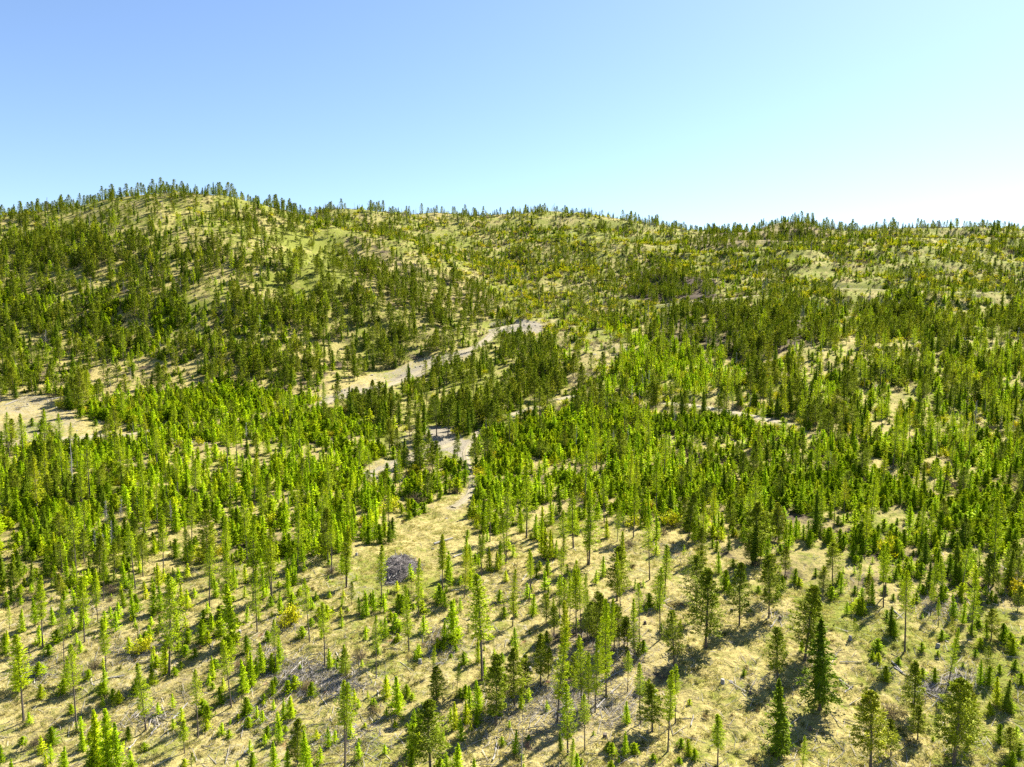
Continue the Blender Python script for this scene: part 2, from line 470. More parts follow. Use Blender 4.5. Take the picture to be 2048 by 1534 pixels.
def make_tree(kind, seed, lod=0, light=0):
    """returns (trunk V,F), (crown V,F,tint)"""
    s = SPEC[kind]; r = np.random.default_rng(seed)
    H_ = s['H']; cb = r.uniform(*s['base']) + (.12 if light else 0)
    rad = s['rad'] * H_ * r.uniform(.85, 1.2)
    nb = int(s['nb'] * (1 if lod == 0 else .5)); nc = int(s['nc'] * (1 if lod == 0 else .42) * (.6 if light else 1))
    k = 1 if lod == 0 else 1.75
    # trunk
    zz = np.linspace(-.03, .985, 7) * H_
    wob = np.cumsum(r.normal(0, .006 * H_, (7, 2)), 0) * np.linspace(0, 1, 7)[:, None]
    path = np.c_[wob, zz]
    rr = s['tr'] * H_ * (1 - np.linspace(0, 1, 7)) ** .8 + .018
    rr[0] *= 1.25
    TV, TF = tube(path, rr, 6 if lod == 0 else 4)
    # branches
    u = (np.arange(nb) + r.random(nb)) / nb
    t = u ** 1.2 if kind in ('young_larch', 'young_fir', 'fir_tree') else u
    zb = (cb + (1 - cb) * t) * H_
    az = np.arange(nb) * 2.39996 + r.normal(0, .35, nb)
    # lopsided crown: some sectors are fuller
    sect = 1 + .22 * np.cos(az - r.uniform(0, 6.28)) + .14 * np.cos(2 * az - r.uniform(0, 6.28))
    wh = 1 + .18 * np.sin(zb / H_ * r.uniform(20, 34) + r.uniform(0, 6))
    Lb = rad * prof(s['prof'], t) * sect * wh * r.uniform(.7, 1.12, nb)
    el = s['el'][0] + (s['el'][1] - s['el'][0]) * t + r.normal(0, .12, nb)
    cx = np.interp(zb, zz, path[:, 0]); cy = np.interp(zb, zz, path[:, 1])
    A_ = np.c_[cx, cy, zb]
    D = np.c_[np.cos(az) * np.cos(el), np.sin(az) * np.cos(el), np.sin(el)]
    B_ = A_ + D * Lb[:, None] * .93
    parts_V = [TV]; parts_F = [TF]; off = len(TV)
    def add(Vn, Fn):
        nonlocal off
        parts_V.append(Vn); parts_F.append(Fn + off); off += len(Vn)
    add(*sticks_np(A_, B_, np.full(nb, .012 * H_ ** .5 * .7), np.full(nb, .005)))
    if s['twig'] and lod == 0:
        m_ = 12
        z2 = r.uniform(.12, cb + .1, m_) * H_; a2 = r.random(m_) * 6.28; l2 = r.uniform(.3, 1.5, m_)
        q = np.c_[np.interp(z2, zz, path[:, 0]), np.interp(z2, zz, path[:, 1]), z2]
        add(*sticks_np(q, q + np.c_[np.cos(a2), np.sin(a2), np.full(m_, -.15)] * l2[:, None], np.full(m_, .03), np.full(m_, .008)))
    # needle sprays
    bi = np.repeat(np.arange(nb), nc); m_ = len(bi)
    if s['prof'] == 'round':
        f = r.beta(1.9, 1.0, m_)                   # tufts towards the branch ends
        lat = .26
    else:
        f = r.uniform(.12, 1.0, m_); lat = .20
    curve = -.10 * (f ** 2) if kind == 'fir_tree' else .10 * f ** 2
    P = A_[bi] + D[bi] * (Lb[bi] * f)[:, None]
    P[:, 2] += curve * Lb[bi]
    P += r.normal(0, 1, (m_, 3)) * (Lb[bi] * lat * (1.1 - f) + .05 * k)[:, None] * np.array([1, 1, .55])
    dd = D[bi] + r.normal(0, .6, (m_, 3)) * np.array([1, 1, .6])
    cl = s['cl'] * k * r.uniform(.6, 1.3, m_) * (.55 + .45 * np.minimum(1, Lb[bi] / (rad * .5)))
    CV, CF = cards_np(P - norm(dd) * cl[:, None] * .35, dd, cl, s['cw'] * k * r.uniform(.7, 1.3, m_), r)
    # leader
    lm = 10
    PL = np.c_[np.full(lm, path[-1, 0]), np.full(lm, path[-1, 1]), r.uniform(.93, 1.0, lm) * H_]
    LV, LF = cards_np(PL, np.c_[r.normal(0, .25, (lm, 2)), np.ones(lm)], np.full(lm, s['cl'] * .8), np.full(lm, s['cw']), r)
    CV = np.r_[CV, LV]; CF = np.r_[CF, LF + 4 * m_]
    bt = r.uniform(0, 1, nb)
    # the dense inner foliage: a ragged shell of short skirts round the stem
    if s['core'] > 0 and not light:
        ns, nr_ = (9, 9) if lod == 0 else (7, 6)
        KV, KF = [], []
        for j in range(nr_):
            t0 = j / nr_; t1 = min(1.0, (j + 1.7) / nr_)
            z0 = (cb + (1 - cb) * t0) * H_; z1 = (cb + (1 - cb) * t1) * H_
            r0_ = rad * s['core'] * float(prof(s['prof'], np.array(t0))); o_ = len(KV)
            cxx, cyy = np.interp(z0, zz, path[:, 0]), np.interp(z0, zz, path[:, 1])
            for q in range(ns):
                a = (q + r.uniform(-.35, .35)) * 6.2832 / ns; rq = r0_ * r.uniform(.55, 1.25) * (1.15 if q % 2 else .8)
                KV.append((cxx + rq * math.cos(a), cyy + rq * math.sin(a), z0 + r.uniform(-.02, .03) * H_))
            KV.append((cxx, cyy, z1))
            for q in range(ns): KF.append((o_ + q, o_ + (q + 1) % ns, o_ + ns, o_ + ns))
        KV = np.array(KV); KF = np.array([(a, b, c) for a, b, c, _ in KF])
    else: KV = np.zeros((0, 3)); KF = np.zeros((0, 3), int)
    tint = np.repeat(np.r_[np.clip(.6 * bt[bi] + .4 * r.random(m_), 0, 1), np.full(lm, .7)], 4)
    nC = len(CV)
    tint = np.r_[tint, r.uniform(.1, .6, len(KV))]
    AV = np.r_[CV, KV]
    return (np.concatenate(parts_V), np.concatenate(parts_F)), (AV, [CF, KF + nC], tint, outward(AV, path[-1, :2] * .5, 0, r))

def make_shrub(seed, bare=False, lod=0):
    r = np.random.default_rng(seed); nb = 26 if lod == 0 else 14; nc = 26 if lod == 0 else 12; H_ = 2.6
    az = r.random(nb) * 6.28; el = r.uniform(.35, 1.5, nb); Lb = H_ * r.uniform(.65, 1.05, nb)
    D = np.c_[np.cos(az) * np.cos(el), np.sin(az) * np.cos(el), np.sin(el)]
    A_ = r.normal(0, .15, (nb, 3)) * [1, 1, 0]
    k = 1 if lod == 0 else 1.6
    V1, F1 = sticks_np(A_, A_ + D * Lb[:, None], np.full(nb, .035), np.full(nb, .01))
    bi = np.repeat(np.arange(nb), nc); m_ = len(bi); f = r.uniform(.35, 1.05, m_)
    P = A_[bi] + D[bi] * (Lb[bi] * f)[:, None] + r.normal(0, .22, (m_, 3))
    P[:, 2] = np.maximum(P[:, 2], .05)
    dd = D[bi] + r.normal(0, .7, (m_, 3))
    if bare: CV, CF = cards_np(P, dd, r.uniform(.5, 1.0, m_) * k, np.full(m_, .045) * k, r)
    else: CV, CF = cards_np(P, dd, r.uniform(.2, .42, m_) * k, r.uniform(.12, .24, m_) * k, r)
    return (V1, F1), (CV, CF, np.repeat(r.random(m_), 4), norm(CV * [1, 1, .6] + [0, 0, .2]))

def make_snag(seed, twiggy):
    r = np.random.default_rng(seed); H_ = 11.0
    zz = np.linspace(-.3, H_, 6); path = np.c_[np.cumsum(r.normal(0, .07, (6, 2)), 0), zz]
    TV, TF = tube(path, np.linspace(.17, .03, 6), 5)
    nb = 70 if twiggy else 22
    z2 = r.uniform(.2, .97, nb) * H_; a2 = r.random(nb) * 6.28; l2 = r.uniform(.4, 1.5, nb) * (1.15 - z2 / H_) * (1.4 if twiggy else 1)
    q = np.c_[np.interp(z2, zz, path[:, 0]), np.interp(z2, zz, path[:, 1]), z2]
    e = q + np.c_[np.cos(a2), np.sin(a2), r.uniform(-.4, .5, nb)] * l2[:, None]
    BV, BF = sticks_np(q, e, np.full(nb, .035), np.full(nb, .012))
    if twiggy:
        t = r.random((nb * 3)); bi = np.repeat(np.arange(nb), 3); p = q[bi] + (e - q)[bi] * t[:, None]
        V2, F2 = sticks_np(p, p + r.normal(0, .35, (nb * 3, 3)), np.full(nb * 3, .02), np.full(nb * 3, .008))
        BF = np.r_[BF, F2 + len(BV)]; BV = np.r_[BV, V2]
    return (TV, TF), (BV, BF, None, None)

PROTO = {}      # kind -> list of dict(near trunk mesh, near crown mesh, joined far mesh)
def joined(name, T, C, mats, ctint=True):
    CF_ = C[1] if isinstance(C[1], list) else [C[1]]
    V = np.r_[T[0], C[0]]; F = [np.asarray(T[1])] + [np.asarray(f) + len(T[0]) for f in CF_ if len(f)]
    tint = np.r_[np.full(len(T[0]), .5), C[2] if C[2] is not None else np.full(len(C[0]), .5)]
    mi = np.r_[np.zeros(len(T[1])), np.ones(sum(len(f) for f in CF_))]
    on = None if C[3] is None else np.r_[np.tile([0, 0, 1.], (len(T[0]), 1)), C[3]]
    return mesh_np(name, V, F, mats, mi, tint, outn=on)

def reg(kind, H0, mats, gens_near, gens_far):
    near, farm = [], []
    for T, C in gens_near:
        near.append((mesh_np(kind + '_trunk', T[0], T[1], [mats[0]]), mesh_np(kind + '_crown', C[0], C[1], [mats[1]], tint=C[2], outn=C[3])))
    for T, C in gens_far:
        farm.append(joined(kind + '_far', T, C, mats))
    PROTO[kind] = dict(H=H0, near=near, far=farm)

sd = 0
for kind, nv in (('larch_tree', 5), ('young_larch', 4), ('pine_tree', 5), ('fir_tree', 4), ('young_fir', 4)):
    s = SPEC[kind]
    g0 = [make_tree(kind, 10 + sd + i, 0, light=(kind in ('larch_tree', 'pine_tree') and i >= 3)) for i in range(nv)]
    g1 = [make_tree(kind, 50 + sd + i, 1) for i in range(4)]
    reg(kind, s['H'], [M['bark'], M[s['mat']]], g0, g1); sd += 100
reg('yellow_shrub', 2.6, [M['bark'], M['yellow']], [make_shrub(901 + i) for i in range(3)], [make_shrub(911 + i, lod=1) for i in range(3)])
reg('bare_shrub', 2.6, [M['bark'], M['bare']], [make_shrub(921 + i, True) for i in range(2)], [make_shrub(931 + i, True, 1) for i in range(2)])
reg('dead_tree', 11., [M['dead'], M['dead']], [make_snag(941, True), make_snag(942, True), make_snag(943, False)], [make_snag(944, False), make_snag(945, True), make_snag(946, False)])

# ------------------------------------------------------------------ where things grow (zones in photo pixels, densities per hectare)
KINDS = ['larch_tree', 'young_larch', 'pine_tree', 'fir_tree', 'young_fir', 'yellow_shrub', 'bare_shrub', 'dead_tree']
def dens(L_=0, YL=0, P=0, F=0, YF=0, S_=0, B=0, D=0, clump=.5, rub=0, green=0, litshade=0):
    return dict(d=np.array([L_, YL, P, F, YF, S_, B, D], float), clump=clump, rub=rub, green=green, litshade=litshade)
ZONES = [
    # whole picture, upper slopes
    ([(-2000, -500), (4000, -500), (4000, 650), (-2000, 650)], dens(P=85, F=35, YF=210, S_=75, B=130, D=38, YL=30, clump=.85, green=.36)),
    # the crest
    ([(500, -500), (4000, -500), (4000, 482), (1660, 470), (1400, 478), (1200, 450), (900, 450), (560, 430)], dens(P=70, F=25, YF=50, S_=25, B=50, D=110, clump=1, green=.3)),
    # upper left dome
    ([(-2000, -500), (520, -500), (600, 450), (560, 520), (0, 560), (-2000, 560)], dens(P=170, F=60, YF=80, S_=12, D=14, B=10, clump=.6, green=.3)),
    ([(-2000, 470), (0, 470), (330, 440), (470, 450), (560, 520), (700, 560), (760, 640), (700, 790), (-2000, 820)], dens(L_=10, YL=25, P=215, F=80, YF=110, D=10, S_=4, clump=.55, green=.25, litshade=.2)),
    ([(-2000, 600), (0, 590), (330, 600), (560, 640), (640, 720), (640, 790), (330, 800), (-2000, 800)], dens(L_=18, YL=110, P=250, F=90, YF=300, D=10, clump=.5, green=.2, litshade=.3)),
    # open flank of the spur
    ([(560, 440), (640, 470), (730, 520), (690, 600), (620, 600), (560, 520)], dens(P=110, F=25, YF=20, S_=6, clump=.5, green=.55)),
    # dense strip of pines down the spur
    ([(680, 470), (760, 480), (860, 540), (960, 570), (1010, 610), (970, 640), (860, 640), (760, 610), (700, 540)], dens(P=320, F=90, YF=30, D=12, clump=.4, green=.1, litshade=.4)),
    ([(700, 600), (960, 640), (950, 700), (830, 740), (700, 770), (640, 700)], dens(P=320, F=90, YF=60, clump=.5, green=.3, litshade=.3)),
    # bowl in the middle
    ([(860, 470), (1260, 480), (1300, 600), (1060, 640), (1010, 600), (930, 540)], dens(P=85, F=25, YF=180, S_=95, B=170, D=45, clump=.7, green=.34, rub=.08)),
    # dark clumps
    ([(1280, 545), (1420, 555), (1440, 600), (1260, 602)], dens(P=380, F=160, YF=60, D=40, clump=.6, litshade=.9)),  # shade beneath the ledges is painted in as dark ground
    ([(1380, 474), (1470, 455), (1530, 425), (1670, 425), (1650, 478), (1480, 500), (1380, 500)], dens(P=150, F=60, YF=60, clump=.5, litshade=.5)),
    # right-hand hillside
    ([(1060, 640), (4000, 600), (4000, 900), (1600, 870), (1150, 800)], dens(L_=22, YL=130, P=150, F=55, YF=190, S_=80, B=90, D=35, clump=.7, green=.3, rub=.12, litshade=.1)),
    ([(1330, 620), (1600, 610), (1620, 690), (1500, 745), (1330, 690)], dens(P=330, F=130, YF=110, D=30, L_=10, clump=.4, litshade=.6)),
    ([(1180, 660), (1330, 680), (1420, 700), (1500, 760), (1560, 790), (1400, 800), (1200, 770)], dens(L_=30, YL=620, P=40, F=20, YF=90, S_=60, clump=.55, green=.35)),
    ([(1060, 640), (1200, 650), (1260, 700), (1180, 790), (1120, 760), (1060, 690)], dens(P=60, YF=60, YL=80, S_=70, B=160, clump=.5, green=.2, rub=.35)),
    ([(1620, 740), (2100, 700), (2100, 830), (1800, 870), (1620, 830)], dens(L_=40, YL=260, P=110, F=70, YF=230, S_=45, B=60, clump=.6, green=.3)),
    # knoll left of the gully
    ([(690, 800), (830, 750), (950, 700), (1060, 670), (1150, 780), (980, 850), (900, 900), (760, 930), (700, 860)], dens(L_=6, YL=30, P=210, F=95, YF=170, S_=34, D=10, clump=.6, green=.5)),
    ([(850, 720), (1000, 680), (1120, 700), (1140, 790), (1000, 830), (870, 800)], dens(P=270, F=150, YF=160, S_=30, clump=.6, green=.4, litshade=.2)),
    # dense young stand, mid left
    ([(170, 800), (420, 770), (640, 800), (740, 860), (770, 960), (800, 1060), (720, 1090), (600, 1080), (400, 1010), (240, 900)], dens(L_=18, YL=320, P=50, F=60, YF=1250, S_=32, clump=.5, green=.1, litshade=.45)),
    ([(330, 885), (640, 880), (790, 990), (790, 1080), (700, 1100), (430, 1110), (200, 1090), (180, 900)], dens(L_=45, YL=560, P=50, F=60, YF=620, S_=30, D=10, clump=.6, green=.1, litshade=.35)),
    ([(-2000, 890), (180, 890), (260, 1000), (420, 1100), (200, 1170), (0, 1240), (-2000, 1240)], dens(L_=45, YL=330, P=120, F=110, YF=420, S_=8, D=14, clump=.6, green=.2, litshade=.2)),
    # between tracks
    ([(760, 920), (900, 900), (940, 940), (945, 990), (860, 1030), (780, 1000)], dens(L_=20, YL=120, P=40, F=60, YF=900, S_=40, clump=.35, litshade=.3)),
    ([(735, 905), (850, 850), (925, 872), (900, 915), (805, 965), (735, 968)], dens(P=45, F=25, YF=70, S_=15, B=20, clump=.6, rub=.4, green=.3)),
    # dense young stand, mid right
    ([(950, 860), (1200, 830), (1560, 860), (1700, 900), (4000, 860), (4000, 1290), (2048, 1265), (1900, 1230), (1760, 1200), (1640, 1160), (1520, 1125), (1400, 1075), (1330, 1045), (1240, 1020), (1080, 1025), (1000, 1075), (950, 1050)],
        dens(L_=30, YL=330, P=60, F=60, YF=1600, S_=26, B=25, D=8, clump=.5, green=.15, litshade=.4)),
    ([(960, 905), (1330, 900), (1420, 1000), (1300, 1035), (1080, 1020), (960, 1050)], dens(L_=35, YL=720, P=25, F=30, YF=1000, S_=30, clump=.4, litshade=.4)),
    ([(1330, 860), (1650, 880), (1650, 960), (1500, 970), (1330, 920)], dens(L_=20, YL=100, P=80, F=60, YF=420, S_=15, B=160, D=14, clump=.6, rub=.15)),
    ([(1700, 880), (2300, 860), (2300, 1000), (1900, 1010), (1700, 960)], dens(L_=55, YL=260, P=60, F=50, YF=420, S_=30, B=50, D=10, clump=.65, green=.2, rub=.15)),
    # left-hand clearing and gravel banks
    ([(-300, 805), (60, 800), (170, 815), (160, 850), (240, 868), (110, 885), (-300, 885)], dens(B=10, YF=6, D=3, rub=.42, green=.1, clump=.3)),
    ([(860, 870), (905, 862), (925, 880), (890, 905), (850, 905)], dens(rub=.9)),
    ([(985, 655), (1070, 640), (1095, 655), (1060, 668), (1000, 668)], dens(rub=.7, S_=20)),
    ([(640, 790), (700, 770), (830, 725), (940, 690), (945, 712), (840, 748), (720, 795), (640, 812)], dens(rub=.5, green=.2)),
    # tongue of bare ground with the log and the brush pile
    ([(640, 1120), (700, 1092), (780, 1088), (850, 1035), (925, 1005), (955, 985), (955, 1040), (925, 1075), (900, 1150), (860, 1200), (740, 1190), (640, 1160)], dens(rub=.1, green=.22, YL=8, clump=.2)),
    # foreground clear-cut
    ([(-2000, 1240), (0, 1240), (200, 1170), (420, 1115), (640, 1100), (720, 1160), (820, 1200), (900, 1160), (960, 1080), (1080, 1030), (1240, 1022), (1330, 1050), (1000, 1300), (700, 1500), (700, 2600), (-2000, 2600)],
        dens(L_=8, YL=360, P=4, F=3, YF=260, S_=5, B=14, clump=.6, green=.26, rub=.32)),
    ([(700, 1500), (1000, 1300), (1330, 1050), (1400, 1080), (1330, 1300), (1250, 1560), (1200, 2600), (700, 2600)], dens(L_=5, YL=230, YF=150, B=15, clump=.6, green=.25, rub=.24)),
    ([(940, 1080), (1080, 1035), (1200, 1060), (1150, 1180), (1000, 1170)], dens(YL=620, YF=90, L_=12, clump=.4, green=.15, rub=.1)),
    ([(1060, 1200), (1290, 1180), (1290, 1340), (1180, 1460), (1000, 1480), (1060, 1330)], dens(YL=160, YF=30, P=90, D=60, L_=200, rub=.35, litshade=.3, clump=.3)),
    ([(1330, 1050), (1400, 1082), (1520, 1132), (1640, 1168), (1760, 1208), (1900, 1240), (2048, 1275), (4000, 1300), (4000, 2600), (1200, 2600), (1250, 1560), (1330, 1300)],
        dens(YL=14, YF=80, S_=1, B=12, clump=.7, green=.22, rub=.05)),
    ([(1560, 1180), (1760, 1215), (4000, 1320), (4000, 1560), (1900, 1560), (1700, 1300)], dens(YL=50, YF=170, S_=3, clump=.6, green=.55, rub=.12)),
]
def in_poly(u, v, poly):
    inside = np.zeros(u.shape, bool); m_ = len(poly)
    for i in range(m_):
        x1, y1 = poly[i]; x2, y2 = poly[(i + 1) % m_]
        if y1 == y2: continue
        c = ((y1 > v) != (y2 > v)) & (u < (x2 - x1) * (v - y1) / (y2 - y1) + x1)
        inside ^= c
    return inside
def zone_of(x, y, z):
    u, v = to_pix(x, y, z)
    w = 200.0 / np.maximum(y, 80)
    u = u + (fbm(x, y, 22, 2, 2) - .5) * 110 * w
    v = v + (fbm(x, y, 22, 5, 2) - .5) * 60 * w
    zi = np.zeros(u.shape, int)
    for k, (poly, _) in enumerate(ZONES):
        zi[in_poly(u, v, poly)] = k
    return zi
ZI_D = np.array([z[1]['d'] for z in ZONES]); ZI_C = np.array([z[1]['clump'] for z in ZONES])
ZI_R = np.array([z[1]['rub'] for z in ZONES]); ZI_G = np.array([z[1]['green'] for z in ZONES]); ZI_L = np.array([z[1]['litshade'] for z in ZONES])

# ------------------------------------------------------------------ ground sheet
def ground():
    s_in = np.arange(-.86, .8601, .003)
    s_out = np.array([.90, .96, 1.05, 1.2, 1.5, 2.0, 3.0])
    sx = np.r_[-s_out[::-1], s_in, s_out]
    yb = np.array([-900, -600, -260, -150, -60, 0, 35, 60, 75])
    ym = 85 * np.exp(np.arange(0, math.log(1150 / 85.), .0042))
    yf = np.array([1250, 1400, 1500, 1900, 2500])
    yy = np.r_[yb, ym, yf]
    SX, YY = np.meshgrid(sx, yy)
    X = SX * np.maximum(YY, 160.0) * 1.0 + 0
    X = np.where(YY < 160, SX * (110 + 50 * np.clip(YY / 160, 0, 1)) * 1.0, SX * YY)
    Z = hgt(X, YY)
    out = np.maximum(np.maximum(np.abs(X) - 1400, YY - 1400), 0)
    Z = Z - np.clip(out * .05, 0, 260)
    near = np.clip(1 - (YY - 85) / 330, 0, 1)
    Z = Z + (vnoise(X, YY, 2.6, 2) - .5) * .5 * near + (vnoise(X, YY, 1.2, 7) - .5) * .3 * near
    ny, nx = X.shape
    V = np.stack([X, YY, Z], -1).reshape(-1, 3)
    i = np.arange(nx - 1); j = np.arange(ny - 1)
    I, J = np.meshgrid(i, j); a = (J * nx + I).ravel()
    F = np.stack([a, a + 1, a + nx + 1, a + nx], 1)
    xf, yf_, zf = V.T
    zi = zone_of(xf, yf_, zf)
    td = bil(TD, xf, yf_, HX0, HY0, HS)
    # slope-driven rock on the steep ledges
    gy, gx = np.gradient(H, HS)
    st = bil(np.hypot(gx, gy), xf, yf_, HX0, HY0, HS)
    rub = ZI_R[zi] * (.6 + .8 * fbm(xf, yf_, 16, 1, 3)) + np.clip((st - .62) * 1.8, 0, .55) + np.clip(1 - (td - 1) / 1.6, 0, 1) * .5
    patch = fbm(xf, yf_, 34, 6, 3)
    green = (ZI_G[zi] + .16 * np.clip((yf_ - 380) / 150, 0, 1)) * (.3 + 1.4 * fbm(xf, yf_, 18, 3, 3)) + np.clip(patch - .56, 0, 1) * 1.4
    green = green + np.clip(fbm(xf, yf_, 7, 2, 3) - .57, 0, 1) * 1.0
    litshade = ZI_L[zi] * (.6 + .8 * fbm(xf, yf_, 12, 4, 2)) + np.clip(fbm(xf, yf_, 26, 0, 3) - .62, 0, 1) * 1.3 * np.clip((yf_ - 380) / 100, 0, 1) + np.clip(fbm(xf, yf_, 9, 6, 3) - .56, 0, 1) * 1.8
    me = mesh_np('ground', V, F, [M['ground']], smooth=True, attrs=dict(rubble=rub, green=green, litter_shade=litshade))
    return obj('ground', me, kind='structure')
ground()

for nm, X, Y, Z, hw in track_world:
    k = len(X); t = np.stack([X, Y], 1); d = norm(np.gradient(t, axis=0)); nrm = np.c_[-d[:, 1], d[:, 0]]
    la = np.array([-1, -.75, -.5, -.3, 0, .3, .5, .75, 1.])
    wv = hw * (.85 + .35 * np.array([vnoise(X, Y, 9, q) for q in (0, 1)]).mean(0))
    px = X[:, None] + nrm[:, :1] * la * wv[:, None]; py = Y[:, None] + nrm[:, 1:] * la * wv[:, None]
    rut = np.array([-.05, .06, -.06, .06, .16, .06, -.06, .06, -.05])
    near = np.clip(1 - (py - 85) / 330, 0, 1)
    pz = hgt(px, py) + .22 + rut + near * .12
    pz[:, 0] -= .4; pz[:, -1] -= .4
    V = np.stack([px, py, pz], -1).reshape(-1, 3); m_ = len(la)
    F = [(i * m_ + j, i * m_ + j + 1, (i + 1) * m_ + j + 1, (i + 1) * m_ + j) for i in range(k - 1) for j in range(m_ - 1)]
    ac = np.tile(np.array([.8, .5, 0, .1, .75, .1, 0, .5, .8]), k)
    obj(nm, mesh_np('dirt_track', V, np.array(F), [M['track']], smooth=True, attrs=dict(across=ac)), kind='structure')

